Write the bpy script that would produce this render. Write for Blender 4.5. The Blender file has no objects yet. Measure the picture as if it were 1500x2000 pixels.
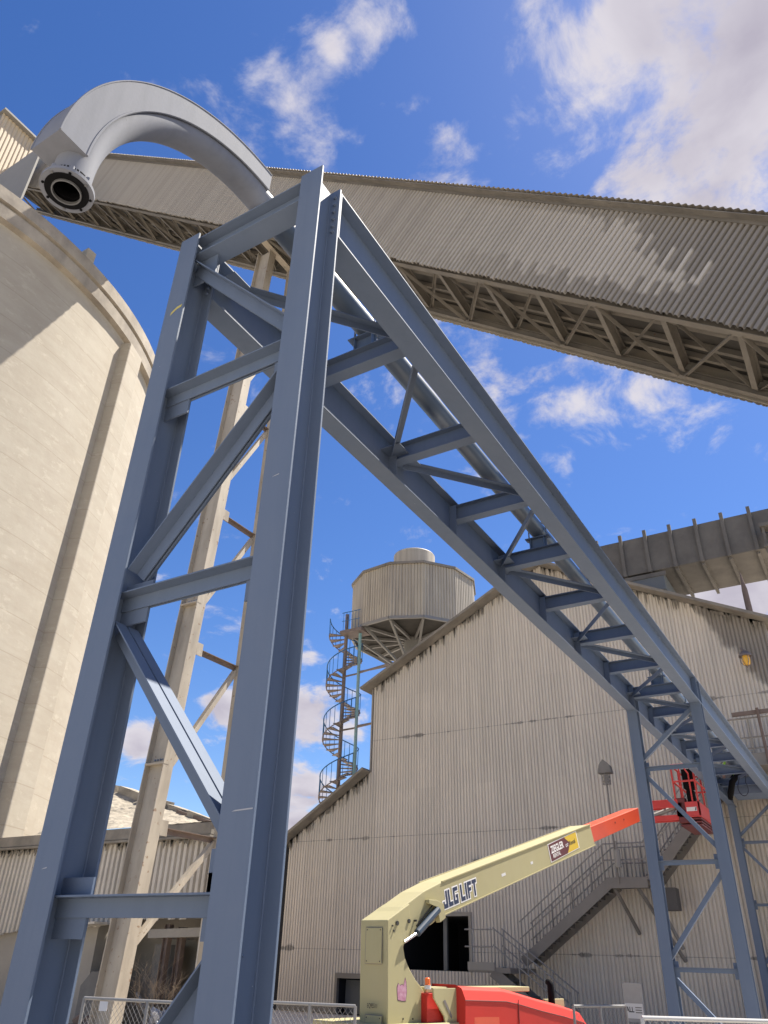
import bpy, math, random
from mathutils import Vector, Matrix
random.seed(7)
R_ = math.radians
SC = bpy.context.scene
COL = SC.collection
V = Vector

# ------------------------------------------------------------------ camera
F, CX, CY = 1480.0, 750.0, 1000.0          # focal length / centre for a 1500 x 2000 picture
def _cr(x, y): return V((x - CX, -(y - CY), -F))
_Z = _cr(825, -1500).normalized()           # where plumb lines meet
_L = _cr(-2040, 1790); _L = (_L - _Z * _L.dot(_Z)).normalized()
_X = -_L; _Y = _Z.cross(_X)
RM = Matrix((_X, _Y, _Z))                   # camera space -> world
EYE = V((0, 0, 1.7))
def ray(x, y): return (RM @ _cr(x, y)).normalized()
def onX(x, y, v): d = ray(x, y); return EYE + d * ((v - EYE.x) / d.x)
def onY(x, y, v): d = ray(x, y); return EYE + d * ((v - EYE.y) / d.y)
def onZ(x, y, v): d = ray(x, y); return EYE + d * ((v - EYE.z) / d.z)
def onP(x, y, p, n): d = ray(x, y); return EYE + d * ((p - EYE).dot(n) / d.dot(n))

cam = bpy.data.cameras.new('camera'); co = bpy.data.objects.new('camera', cam); COL.objects.link(co)
co.matrix_world = Matrix.Translation(EYE) @ RM.to_4x4()
cam.sensor_fit = 'VERTICAL'; cam.sensor_height = 36; cam.lens = 36 * F / 2000
cam.clip_start = .05; cam.clip_end = 5000
SC.camera = co

# ------------------------------------------------------------------ materials
def nt(m):
    m.use_nodes = True
    return m.node_tree.nodes, m.node_tree.links
def ramp(N, stops):
    r = N.new('ShaderNodeValToRGB'); e = r.color_ramp.elements
    while len(e) < len(stops): e.new(.5)
    for k, (p, c) in enumerate(stops):
        e[k].position = p; e[k].color = (c[0], c[1], c[2], 1) if hasattr(c, '__len__') else (c, c, c, 1)
    return r
def mat(name, base, rough=.6, metal=0.0, var=None, vscale=3.0, vamt=.5, streak=None, sscale=(6, 6, .25), samt=.5,
        speck=None, spscale=40, spthr=.68, bump=.0, bscale=30, bands=None, spec=.5, extra=None):
    """paint / concrete / sheet metal with blotches, run-down streaks, specks and a little relief"""
    m = bpy.data.materials.new(name); N, L = nt(m); b = N['Principled BSDF']
    b.inputs['Roughness'].default_value = rough; b.inputs['Metallic'].default_value = metal
    b.inputs['Specular IOR Level'].default_value = spec
    tc = N.new('ShaderNodeTexCoord'); out = None
    rgb = N.new('ShaderNodeRGB'); rgb.outputs[0].default_value = (*base, 1); cur = rgb.outputs[0]
    def mixin(cur, fac, col, amt):
        mx = N.new('ShaderNodeMix'); mx.data_type = 'RGBA'
        mul = N.new('ShaderNodeMath'); mul.operation = 'MULTIPLY'; mul.inputs[1].default_value = amt
        L.new(fac, mul.inputs[0]); L.new(mul.outputs[0], mx.inputs['Factor'])
        L.new(cur, mx.inputs['A']); mx.inputs['B'].default_value = (*col, 1)
        return mx.outputs['Result']
    if var:
        n = N.new('ShaderNodeTexNoise'); n.inputs['Scale'].default_value = vscale; n.inputs['Detail'].default_value = 7; n.inputs['Roughness'].default_value = .62
        L.new(tc.outputs['Object'], n.inputs['Vector'])
        r = ramp(N, [(.36, 0), (.68, 1)]); L.new(n.outputs['Fac'], r.inputs[0]); cur = mixin(cur, r.outputs[0], var, vamt)
    if streak:
        mp = N.new('ShaderNodeMapping'); mp.inputs['Scale'].default_value = sscale; L.new(tc.outputs['Object'], mp.inputs[0])
        n = N.new('ShaderNodeTexNoise'); n.inputs['Scale'].default_value = 1; n.inputs['Detail'].default_value = 6; n.inputs['Roughness'].default_value = .6
        L.new(mp.outputs[0], n.inputs['Vector'])
        r = ramp(N, [(.45, 0), (.75, 1)]); L.new(n.outputs['Fac'], r.inputs[0]); cur = mixin(cur, r.outputs[0], streak, samt)
    if speck:
        n = N.new('ShaderNodeTexNoise'); n.inputs['Scale'].default_value = spscale; n.inputs['Detail'].default_value = 4
        L.new(tc.outputs['Object'], n.inputs['Vector'])
        r = ramp(N, [(spthr, 0), (spthr + .04, 1)]); L.new(n.outputs['Fac'], r.inputs[0]); cur = mixin(cur, r.outputs[0], speck, .8)
    if bands:                                   # (list of z heights, half width, colour, amount): grimy lap joints
        zs, hw, colr, amt = bands
        sx = N.new('ShaderNodeSeparateXYZ'); L.new(tc.outputs['Object'], sx.inputs[0])
        mp = N.new('ShaderNodeMapping'); mp.inputs['Scale'].default_value = (1.1, 1.1, .35); L.new(tc.outputs['Object'], mp.inputs[0])
        n = N.new('ShaderNodeTexNoise'); n.inputs['Scale'].default_value = 1; n.inputs['Detail'].default_value = 5; L.new(mp.outputs[0], n.inputs['Vector'])
        tot = None
        for z in zs:
            a = N.new('ShaderNodeMath'); a.operation = 'SUBTRACT'; L.new(sx.outputs['Z'], a.inputs[0]); a.inputs[1].default_value = z
            ab = N.new('ShaderNodeMath'); ab.operation = 'ABSOLUTE'; L.new(a.outputs[0], ab.inputs[0])
            # width grows where the noise is high
            w = N.new('ShaderNodeMapRange'); L.new(n.outputs['Fac'], w.inputs[0]); w.inputs[1].default_value = .56; w.inputs[2].default_value = .74
            w.inputs[3].default_value = hw * .12; w.inputs[4].default_value = hw * 2.2
            dv = N.new('ShaderNodeMath'); dv.operation = 'DIVIDE'; L.new(ab.outputs[0], dv.inputs[0]); L.new(w.outputs[0], dv.inputs[1])
            s = N.new('ShaderNodeMapRange'); s.interpolation_type = 'SMOOTHSTEP'; L.new(dv.outputs[0], s.inputs[0])
            s.inputs[1].default_value = .5; s.inputs[2].default_value = 1.2; s.inputs[3].default_value = 1; s.inputs[4].default_value = 0
            if tot is None: tot = s.outputs[0]
            else:
                mxm = N.new('ShaderNodeMath'); mxm.operation = 'MAXIMUM'; L.new(tot, mxm.inputs[0]); L.new(s.outputs[0], mxm.inputs[1]); tot = mxm.outputs[0]
        cur = mixin(cur, tot, colr, amt)
    if extra: cur = extra(N, L, tc, cur, mixin)
    L.new(cur, b.inputs['Base Color'])
    if bump:
        n = N.new('ShaderNodeTexNoise'); n.inputs['Scale'].default_value = bscale; n.inputs['Detail'].default_value = 6
        L.new(tc.outputs['Object'], n.inputs['Vector'])
        bp = N.new('ShaderNodeBump'); bp.inputs['Strength'].default_value = bump; bp.inputs['Distance'].default_value = .02
        L.new(n.outputs['Fac'], bp.inputs['Height']); L.new(bp.outputs[0], b.inputs['Normal'])
    return m

def slope_patch(a, bx, c, soft, colr, amt):
    """darker tone where  z - c + a*(x - bx) > 0 (under the conveyor at the gable's right shoulder), ragged edge"""
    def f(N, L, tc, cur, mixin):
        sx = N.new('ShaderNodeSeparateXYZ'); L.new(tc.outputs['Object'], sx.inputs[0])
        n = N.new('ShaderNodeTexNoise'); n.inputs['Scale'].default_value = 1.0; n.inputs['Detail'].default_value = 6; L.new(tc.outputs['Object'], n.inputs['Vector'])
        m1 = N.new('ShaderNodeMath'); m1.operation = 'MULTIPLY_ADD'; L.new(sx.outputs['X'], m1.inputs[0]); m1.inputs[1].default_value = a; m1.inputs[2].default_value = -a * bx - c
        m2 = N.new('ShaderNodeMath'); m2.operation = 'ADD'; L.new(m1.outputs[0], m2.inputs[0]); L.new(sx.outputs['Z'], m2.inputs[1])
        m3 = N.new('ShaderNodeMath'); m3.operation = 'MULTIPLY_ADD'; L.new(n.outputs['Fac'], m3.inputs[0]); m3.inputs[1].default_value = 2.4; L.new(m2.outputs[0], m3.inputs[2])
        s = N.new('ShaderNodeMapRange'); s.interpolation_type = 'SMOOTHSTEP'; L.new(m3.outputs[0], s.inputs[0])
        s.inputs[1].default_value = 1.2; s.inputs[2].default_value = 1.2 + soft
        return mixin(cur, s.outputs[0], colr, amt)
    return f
def pale_patch(N, L, tc, cur, mixin):
    """paler ribs in the middle of the gallery side, darker towards its lower (right-hand) end; every rib differs"""
    def mt(op, a, b=None, c=None):
        m = N.new('ShaderNodeMath'); m.operation = op
        for i, x in enumerate((a, b, c)):
            if x is None: continue
            if isinstance(x, (int, float)): m.inputs[i].default_value = x
            else: L.new(x, m.inputs[i])
        return m.outputs[0]
    sx = N.new('ShaderNodeSeparateXYZ'); L.new(tc.outputs['Object'], sx.inputs[0]); X, Z = sx.outputs['X'], mt('SUBTRACT', sx.outputs['Z'], 1.7)
    c, s_ = math.cos(R_(39.2)), math.sin(R_(39.2))
    al = mt('ADD', mt('MULTIPLY', X, -c), mt('MULTIPLY', Z, s_)); pe = mt('ADD', mt('MULTIPLY', X, s_), mt('MULTIPLY', Z, c))
    idn = mt('FLOOR', mt('DIVIDE', al, .13)); w = N.new('ShaderNodeTexWhiteNoise'); w.noise_dimensions = '1D'; L.new(idn, w.inputs['W'])
    sc = N.new('ShaderNodeSeparateColor'); L.new(w.outputs['Color'], sc.inputs[0]); r1, r2, r3 = sc.outputs[0], sc.outputs[1], sc.outputs[2]
    # whole-rib tone
    cur = mixin(cur, mt('MULTIPLY', r3, r3), (.20, .18, .15), .35)
    hi = mt('MINIMUM', mt('ADD', mt('MULTIPLY_ADD', mt('SUBTRACT', al, 6.4), .34, 8.2), mt('MULTIPLY', r1, .75)), 10.05)
    lo = mt('ADD', mt('MULTIPLY_ADD', r2, .55, 8.05), mt('MULTIPLY', mt('MAXIMUM', mt('SUBTRACT', 8.6, al), 0), .32))
    def sstep(x, a_, b_):
        m = N.new('ShaderNodeMapRange'); m.interpolation_type = 'SMOOTHSTEP'; L.new(x, m.inputs[0]); m.inputs[1].default_value = a_; m.inputs[2].default_value = b_; return m.outputs[0]
    inside = mt('MULTIPLY', sstep(mt('SUBTRACT', hi, pe), 0, .12), sstep(mt('SUBTRACT', pe, lo), 0, .12))
    fade = sstep(al, 17, 9.5)
    dark_end = sstep(al, 15, 5.5)
    cur = mixin(cur, mt('MULTIPLY', dark_end, mt('SUBTRACT', 1, mt('MULTIPLY', inside, fade))), (.16, .143, .124), .72)
    return mixin(cur, mt('MULTIPLY', mt('MULTIPLY', inside, fade), mt('MULTIPLY_ADD', r1, .4, .6)), (.52, .48, .42), .6)
def sheet_tones(col, amt, w, h, then=None):
    def f(N, L, tc, cur, mixin):
        sx = N.new('ShaderNodeSeparateXYZ'); L.new(tc.outputs['Object'], sx.inputs[0]); ids = []
        for ax, step in (('X', w), ('Z', h)):
            d = N.new('ShaderNodeMath'); d.operation = 'DIVIDE'; L.new(sx.outputs[ax], d.inputs[0]); d.inputs[1].default_value = step
            fl = N.new('ShaderNodeMath'); fl.operation = 'FLOOR'; L.new(d.outputs[0], fl.inputs[0]); ids.append(fl.outputs[0])
        cb = N.new('ShaderNodeCombineXYZ'); L.new(ids[0], cb.inputs[0]); L.new(ids[1], cb.inputs[1])
        wn = N.new('ShaderNodeTexWhiteNoise'); wn.noise_dimensions = '2D'; L.new(cb.outputs[0], wn.inputs['Vector'])
        cur = mixin(cur, wn.outputs['Value'], col, amt)
        # thin uneven run-down streaks, rib by rib
        mp = N.new('ShaderNodeMapping'); mp.inputs['Scale'].default_value = (16, 16, .22); L.new(tc.outputs['Object'], mp.inputs[0])
        n = N.new('ShaderNodeTexNoise'); n.inputs['Scale'].default_value = 1; n.inputs['Detail'].default_value = 3; L.new(mp.outputs[0], n.inputs['Vector'])
        r = ramp(N, [(.5, 0), (.72, 1)]); L.new(n.outputs['Fac'], r.inputs[0])
        cur = mixin(cur, r.outputs[0], tuple(c*.72 for c in col), .28)
        return then(N, L, tc, cur, mixin) if then else cur
    return f
M = {}
M['steel'] = mat('slate_blue_steel_paint', (.122, .158, .226), .6, 0, var=(.148, .18, .238), vscale=1.3, vamt=.6, streak=(.095, .125, .18), sscale=(9, 9, .6), samt=.3, speck=(.42, .43, .44), spscale=30, spthr=.755, bump=.04, bscale=60, spec=.22)
M['pipe'] = mat('grey_blue_pipe_paint', (.185, .195, .225), .8, 0, var=(.20, .205, .225), vscale=2.5, vamt=.6, streak=(.12, .13, .15), sscale=(14, 14, 2), samt=.35, speck=(.12, .12, .13), spscale=22, spthr=.74, bump=.03, bscale=40, spec=.25)
M['pipe_dark'] = mat('blue_pipe_paint', (.09, .115, .15), .4, 0, var=(.115, .14, .17), vscale=2.5, vamt=.5, bump=.04)
M['black'] = mat('black_rubber', (.008, .008, .009), .8, spec=.08)
M['bore'] = mat('dark_pipe_bore', (.006, .006, .007), .9, spec=.1)
M['liner'] = mat('bare_metal_lip', (.25, .25, .25), .4, .6)
M['clad'] = mat('weathered_wall_cladding', (.64, .58, .50), .62, 0, var=(.54, .49, .425), vscale=.5, vamt=.6, streak=(.34, .305, .265), sscale=(5, 5, .16), samt=.35,
                bands=([2.02, 5.8, 9.52], .075, (.10, .092, .085), .8), bump=.05, bscale=25, extra=sheet_tones((.48, .44, .385), .35, .88, 3.74, slope_patch(1.7, -4.2, 13.3, .5, (.19, .168, .145), .85)))
M['clad2'] = mat('drum_cladding', (.47, .42, .335), .6, 0, var=(.36, .31, .25), vscale=.6, vamt=.6, streak=(.16, .14, .12), sscale=(4, 4, .14), samt=.55, bump=.05)
M['gal'] = mat('gallery_cladding', (.36, .325, .275), .6, 0, var=(.31, .28, .235), vscale=.45, vamt=.5, speck=(.25, .10, .06), spscale=3, spthr=.8, bump=.05, extra=pale_patch)
M['galsteel'] = mat('dusty_gallery_steel', (.17, .15, .122), .75, 0, var=(.10, .088, .072), vscale=1.2, vamt=.8, speck=(.16, .08, .05), spscale=6, spthr=.72, bump=.1)
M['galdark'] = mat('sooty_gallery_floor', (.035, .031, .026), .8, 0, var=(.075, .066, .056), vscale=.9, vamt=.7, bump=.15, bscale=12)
M['skirt'] = mat('tan_gallery_skirt', (.24, .21, .165), .75, 0, var=(.16, .14, .11), vscale=1.2, vamt=.7, bump=.1)
M['eave'] = mat('dusty_eave_trim', (.25, .225, .19), .7, 0, var=(.15, .135, .115), vscale=.9, vamt=.8, streak=(.10, .09, .08), sscale=(2.2, 2.2, 2.2), samt=.6, bump=.2, bscale=9)
M['trestle'] = mat('peeling_cream_trestle_paint', (.43, .375, .295), .65, 0, var=(.36, .31, .245), vscale=1.5, vamt=.6, streak=(.16, .13, .10), sscale=(2.2, 2.2, .5), samt=.65, speck=(.20, .12, .07), spscale=9, spthr=.66, bump=.1)
M['brownsteel'] = mat('rusty_brown_steel', (.15, .105, .085), .75, 0, var=(.20, .16, .135), vscale=4, vamt=.6, bump=.1)
def silo_extra(N, L, tc, cur, mixin):
    n = N.new('ShaderNodeTexNoise'); n.inputs['Scale'].default_value = 1
    mp = N.new('ShaderNodeMapping'); mp.inputs['Scale'].default_value = (.5, .5, 2.2); L.new(tc.outputs['Object'], mp.inputs[0]); L.new(mp.outputs[0], n.inputs['Vector'])
    n.inputs['Detail'].default_value = 8; n.inputs['Roughness'].default_value = .7
    r = ramp(N, [(.42, 0), (.62, 1)]); L.new(n.outputs['Fac'], r.inputs[0])
    cur = mixin(cur, r.outputs[0], (.34, .29, .225), .5)
    sx = N.new('ShaderNodeSeparateXYZ'); L.new(tc.outputs['Object'], sx.inputs[0])
    d = N.new('ShaderNodeMath'); d.operation = 'DIVIDE'; L.new(sx.outputs['Z'], d.inputs[0]); d.inputs[1].default_value = 1.22
    fr = N.new('ShaderNodeMath'); fr.operation = 'FRACT'; L.new(d.outputs[0], fr.inputs[0])
    lt = N.new('ShaderNodeMath'); lt.operation = 'LESS_THAN'; L.new(fr.outputs[0], lt.inputs[0]); lt.inputs[1].default_value = .025
    cur = mixin(cur, lt.outputs[0], (.27, .225, .165), .45)
    n2 = N.new('ShaderNodeTexNoise'); n2.inputs['Scale'].default_value = 1; n2.inputs['Detail'].default_value = 9; n2.inputs['Roughness'].default_value = .75
    mp2 = N.new('ShaderNodeMapping'); mp2.inputs['Scale'].default_value = (1.3, 1.3, 3.0); L.new(tc.outputs['Object'], mp2.inputs[0]); L.new(mp2.outputs[0], n2.inputs['Vector'])
    r2 = ramp(N, [(.56, 0), (.62, 1)]); L.new(n2.outputs['Fac'], r2.inputs[0])
    cur = mixin(cur, r2.outputs[0], (.50, .45, .36), .45)
    return cur
M['silo'] = mat('rendered_silo_concrete', (.425, .38, .305), .9, 0, var=(.365, .32, .25), vscale=.35, vamt=.6, streak=(.36, .31, .25), sscale=(1.6, 1.6, .05), samt=.35, bump=.5, bscale=2.5, extra=silo_extra)
M['silodark'] = mat('stained_silo_rim_concrete', (.40, .35, .28), .9, 0, var=(.22, .19, .155), vscale=.9, vamt=.8, streak=(.16, .14, .12), sscale=(1.2, 1.2, .4), samt=.6, bump=.6, bscale=4)
M['pier'] = mat('pier_concrete', (.34, .31, .27), .9, 0, var=(.25, .23, .2), vscale=1, vamt=.6, bump=.3, bscale=8)
M['shed'] = mat('pale_shed_cladding', (.58, .535, .47), .6, 0, var=(.36, .33, .28), vscale=.8, vamt=.6, streak=(.2, .18, .155), sscale=(5, 5, .3), samt=.5, bump=.05)
M['debris'] = mat('caked_dust_roof', (.40, .355, .285), .95, 0, var=(.27, .235, .185), vscale=1.6, vamt=.8, streak=(.13, .12, .10), sscale=(1.2, 5, 5), samt=.7, speck=(.09, .085, .08), spscale=4, spthr=.62, bump=1.0, bscale=9)
M['headgrey'] = mat('grey_headhouse_panel', (.25, .235, .21), .7, 0, var=(.19, .18, .16), vscale=.4, vamt=.6, bump=.1)
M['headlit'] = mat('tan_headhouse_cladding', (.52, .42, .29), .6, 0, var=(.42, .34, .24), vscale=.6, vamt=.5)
M['void'] = mat('unlit_interior', (.012, .013, .018), .9)
M['frame'] = mat('old_door_frame', (.28, .26, .23), .7, 0, var=(.2, .18, .16), vscale=2, vamt=.6)
M['stair'] = mat('galvanised_stair_steel', (.25, .24, .225), .55, .2, var=(.22, .21, .2), vscale=2, vamt=.6, bump=.05)
M['stringer'] = mat('brown_grey_stringer', (.19, .175, .16), .65, 0, var=(.13, .12, .11), vscale=1.5, vamt=.6)
M['tread'] = mat('dark_tread_grating', (.085, .08, .078), .75, 0, var=(.06, .055, .05), vscale=3, vamt=.5)
M['bluerail'] = mat('blue_rail_paint', (.03, .14, .30), .5, 0, var=(.02, .08, .16), vscale=4, vamt=.5)
M['teal'] = mat('faded_teal_paint', (.20, .38, .38), .6, 0, var=(.28, .33, .32), vscale=2, vamt=.7)
M['spst'] = mat('brown_spiral_steel', (.17, .13, .115), .65, 0, var=(.24, .2, .18), vscale=2, vamt=.6)
M['duct'] = mat('weathered_duct_plate', (.165, .15, .13), .75, 0, var=(.10, .09, .08), vscale=1.3, vamt=.8, streak=(.13, .12, .105), sscale=(3, 3, .7), samt=.6, bump=.3, bscale=5)
M['ductblue'] = mat('blue_grey_duct_box', (.11, .125, .14), .6, 0, var=(.16, .16, .155), vscale=1, vamt=.5)
M['cream'] = mat('cream_machine_paint', (.385, .345, .185), .7, 0, var=(.34, .305, .165), vscale=1.5, vamt=.5, streak=(.40, .36, .22), sscale=(5, 5, .5), samt=.25, bump=.02)
M['orange'] = mat('orange_red_machine_paint', (.58, .07, .025), .4, 0, var=(.48, .06, .025), vscale=2, vamt=.5, bump=.02)
M['red'] = mat('red_hood_plastic', (.52, .032, .022), .6, 0, var=(.43, .03, .02), vscale=2, vamt=.5, bump=.02, spec=.3)
M['redtube'] = mat('red_basket_paint', (.55, .045, .04), .45, 0, var=(.4, .04, .04), vscale=5, vamt=.5)
M['darkred'] = mat('dark_red_plate', (.12, .02, .02), .55)
M['maroon'] = mat('maroon_sign', (.10, .012, .012), .5)
M['yellow'] = mat('yellow_sign', (.62, .42, .02), .5)
M['navy'] = mat('navy_lettering', (.012, .02, .06), .5)
M['white'] = mat('white_lettering', (.78, .76, .74), .5)
M['darktext'] = mat('dark_lettering', (.03, .028, .025), .6)
M['pink'] = mat('pink_sticker', (.36, .13, .21), .5, var=(.55, .36, .45), vscale=14, vamt=.8)
M['plum'] = mat('plum_outline', (.06, .02, .05), .5)
M['ram'] = mat('slate_cylinder_paint', (.035, .055, .085), .35)
M['chrome'] = mat('polished_rod', (.7, .7, .72), .18, 1.0)
M['beacon'] = mat('orange_beacon_lens', (.85, .16, .03), .25)
M['tyre'] = mat('tyre_rubber', (.02, .02, .02), .85, bump=.1)
M['galv'] = mat('galvanised_fence', (.25, .245, .24), .55, .2, var=(.24, .23, .225), vscale=4, vamt=.5)
M['whiterail'] = mat('pale_galvanised_rail', (.46, .46, .46), .4, .25, var=(.5, .5, .5), vscale=3, vamt=.5)
M['sign'] = mat('grey_notice_board', (.35, .34, .33), .6, var=(.27, .26, .25), vscale=4, vamt=.6)
M['notice'] = mat('white_notice', (.62, .61, .6), .5)
M['hivis'] = mat('lime_hi_vis_cloth', (.42, .70, .06), .8)
M['workblue'] = mat('navy_work_cloth', (.02, .026, .05), .85, var=(.03, .038, .07), vscale=8, vamt=.5)
M['skin'] = mat('skin', (.45, .26, .18), .6)
M['helmet'] = mat('white_hard_hat', (.72, .72, .70), .35)
M['lamp'] = mat('cast_lamp_housing', (.20, .17, .16), .5, .3)
M['amber'] = mat('amber_lamp_glass', (.75, .42, .05), .12)
def bounce_lane(N, L, tc, cur, mixin):                        # unseen dark lane added under the bridge to cut bounce light; pale elsewhere
    sx = N.new('ShaderNodeSeparateXYZ'); L.new(tc.outputs['Object'], sx.inputs[0])
    n = N.new('ShaderNodeTexNoise'); n.inputs['Scale'].default_value = .8; n.inputs['Detail'].default_value = 5; L.new(tc.outputs['Object'], n.inputs['Vector'])
    a = N.new('ShaderNodeMath'); a.operation = 'MULTIPLY_ADD'; L.new(n.outputs['Fac'], a.inputs[0]); a.inputs[1].default_value = 1.2; L.new(sx.outputs['X'], a.inputs[2])
    r = N.new('ShaderNodeMapRange'); L.new(a.outputs[0], r.inputs[0]); r.inputs[1].default_value = -10.6; r.inputs[2].default_value = -10.2
    y = N.new('ShaderNodeMapRange'); L.new(sx.outputs['Y'], y.inputs[0]); y.inputs[1].default_value = 1.0; y.inputs[2].default_value = 1.6
    y2 = N.new('ShaderNodeMapRange'); L.new(sx.outputs['Y'], y2.inputs[0]); y2.inputs[1].default_value = 8.9; y2.inputs[2].default_value = 8.3
    my = N.new('ShaderNodeMath'); my.operation = 'MULTIPLY'; L.new(y.outputs[0], my.inputs[0]); L.new(y2.outputs[0], my.inputs[1])
    m = N.new('ShaderNodeMath'); m.operation = 'MULTIPLY'; L.new(r.outputs[0], m.inputs[0]); L.new(my.outputs[0], m.inputs[1])
    return mixin(cur, m.outputs[0], (.07, .07, .07), 1.0)
M['ground'] = mat('dusty_yard_ground', (.56, .505, .43), .95, 0, var=(.47, .42, .355), vscale=.4, vamt=.7, speck=(.18, .16, .14), spscale=3, spthr=.66, bump=.6, bscale=5, extra=bounce_lane)
M['twig'] = mat('dry_twigs', (.35, .27, .19), .9)
M['yellowmark'] = mat('yellow_paint_crayon', (.50, .42, .12), .8)
M['scuff'] = mat('pale_scuff', (.38, .38, .40), .7)
M['junkgrey'] = mat('grey_junk_metal', (.20, .19, .175), .7, var=(.12, .11, .1), vscale=2, vamt=.7, bump=.2)

# ------------------------------------------------------------------ mesh helpers
class MB:
    def __init__(s): s.v = []; s.f = []
    def quad(s, a, b, c, d):
        n = len(s.v); s.v += [tuple(a), tuple(b), tuple(c), tuple(d)]; s.f.append((n, n+1, n+2, n+3)); return s
    def poly(s, pts):
        n = len(s.v); s.v += [tuple(p) for p in pts]; s.f.append(tuple(range(n, n+len(pts)))); return s
    def obox(s, c, ax, ay, az):                    # oriented box: centre + three half-axes
        n = len(s.v); c = V(c)
        for k in range(8):
            s.v.append(tuple(c + ax*(1 if k & 1 else -1) + ay*(1 if k & 2 else -1) + az*(1 if k & 4 else -1)))
        for q in ((0,2,3,1),(4,5,7,6),(0,1,5,4),(2,6,7,3),(0,4,6,2),(1,3,7,5)): s.f.append(tuple(n+i for i in q))
        return s
    def box(s, x0, x1, y0, y1, z0, z1):
        return s.obox(((x0+x1)/2, (y0+y1)/2, (z0+z1)/2), V(((x1-x0)/2,0,0)), V((0,(y1-y0)/2,0)), V((0,0,(z1-z0)/2)))
    def rects(s, p0, p1, up, rs):                  # boxes swept p0->p1; rs = (cw, cu, sw, su)
        p0 = V(p0); p1 = V(p1); d = (p1-p0); l = d.length; d.normalize(); up = V(up); u = (up - d*up.dot(d)).normalized(); w = d.cross(u)
        for cw, cu, sw, su in rs: s.obox((p0+p1)/2 + w*cw + u*cu, d*(l/2), w*(sw/2), u*(su/2))
        return s
    def bar(s, p0, p1, w, h, up=(0,0,1)): return s.rects(p0, p1, up, [(0,0,w,h)])
    def ibeam(s, p0, p1, up, dep, wid, tf=.014, tw=.010):
        return s.rects(p0, p1, up, [(0, dep/2-tf/2, wid, tf), (0, -dep/2+tf/2, wid, tf), (0, 0, tw, dep-2*tf)])
    def dangle(s, p0, p1, up, leg=.075, gap=.012, t=.008):   # double angle: legs on top, stems hanging
        h = leg/2 + gap/2
        return s.rects(p0, p1, up, [(h, 0, leg, t), (-h, 0, leg, t), (gap/2+t/2, -leg/2-t/2, t, leg), (-gap/2-t/2, -leg/2-t/2, t, leg)])
    def angle(s, p0, p1, up, leg=.07, t=.008):
        return s.rects(p0, p1, up, [(0, 0, leg, t), (-leg/2+t/2, -leg/2-t/2, t, leg)])
    def tube(s, pts, r, n=8, caps=True):
        pts = [V(p) for p in pts]; rs = r if hasattr(r, '__len__') else [r]*len(pts)
        base = len(s.v); d0 = (pts[1]-pts[0]).normalized(); u = V((0,0,1)) if abs(d0.z) < .9 else V((1,0,0)); u = (u - d0*u.dot(d0)).normalized()
        for i, p in enumerate(pts):
            d = (pts[min(i+1, len(pts)-1)] - pts[max(i-1, 0)]).normalized(); u = (u - d*u.dot(d)).normalized(); w = d.cross(u)
            for k in range(n):
                a = 2*math.pi*k/n; s.v.append(tuple(p + (u*math.cos(a) + w*math.sin(a))*rs[i]))
        for i in range(len(pts)-1):
            for k in range(n):
                a = base+i*n+k; b = base+i*n+(k+1) % n; s.f.append((a, b, b+n, a+n))
        if caps: s.f.append(tuple(base+k for k in range(n))[::-1]); e = base+(len(pts)-1)*n; s.f.append(tuple(e+k for k in range(n)))
        return s
    def ring(s, c, axis, r0, r1, th, n=40):         # flat annulus with thickness
        c = V(c); a = V(axis).normalized(); u = a.orthogonal().normalized(); w = a.cross(u); b = len(s.v)
        for k in range(n):
            d = u*math.cos(2*math.pi*k/n) + w*math.sin(2*math.pi*k/n)
            for rr, h in ((r0, 0), (r1, 0), (r1, th), (r0, th)): s.v.append(tuple(c + d*rr + a*h))
        for k in range(n):
            i = b+4*k; j = b+4*((k+1) % n)
            for q in range(4): s.f.append((i+q, j+q, j+(q+1) % 4, i+(q+1) % 4))
        return s
    def lathe(s, c, prof, n=48, a0=0, a1=2*math.pi): # prof = (r, z) about a vertical axis at c
        b = len(s.v); full = abs(a1-a0-2*math.pi) < 1e-6; m = n if full else n+1
        for k in range(m):
            a = a0+(a1-a0)*k/n
            for r, z in prof: s.v.append((c[0]+r*math.cos(a), c[1]+r*math.sin(a), z))
        P = len(prof)
        for k in range(n):
            for q in range(P-1):
                i = b+k*P+q; j = b+((k+1) % m)*P+q; s.f.append((i, j, j+1, i+1))
        return s
    def prism(s, poly, ext):                        # planar polygon (3-D points) extruded by vector ext
        n = len(s.v); k = len(poly); e = V(ext)
        s.v += [tuple(p) for p in poly] + [tuple(V(p)+e) for p in poly]
        s.f.append(tuple(range(n, n+k))[::-1]); s.f.append(tuple(range(n+k, n+2*k)))
        for i in range(k): j = (i+1) % k; s.f.append((n+i, n+j, n+k+j, n+k+i))
        return s
    def corr(s, org, ud, vd, nd, u0, u1, vlo, vhi, pitch=.15, amp=.022, sharp=True, per=8, jag=0.0):
        """a sheet with real corrugations: ribs run along vd, waves along ud; vlo/vhi may be functions of u"""
        org = V(org); ud = V(ud); vd = V(vd); nd = V(nd); n = max(2, int((u1-u0)/pitch*per)); b = len(s.v)
        lo = vlo if callable(vlo) else (lambda u: vlo); hi = vhi if callable(vhi) else (lambda u: vhi)
        for i in range(n+1):
            u = u0+(u1-u0)*i/n; ph = u/pitch
            fr_ = ph-math.floor(ph); dd_ = min(fr_, 1-fr_)
            o = (1-math.exp(-(dd_/.17)**4) if sharp else .5-.5*math.cos(2*math.pi*ph))*amp
            j = (random.random()-.5)*jag if i % per == 0 or i == 0 else j
            s.v.append(tuple(org+ud*u+vd*(lo(u)+j)+nd*o)); s.v.append(tuple(org+ud*u+vd*hi(u)+nd*o))
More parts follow.
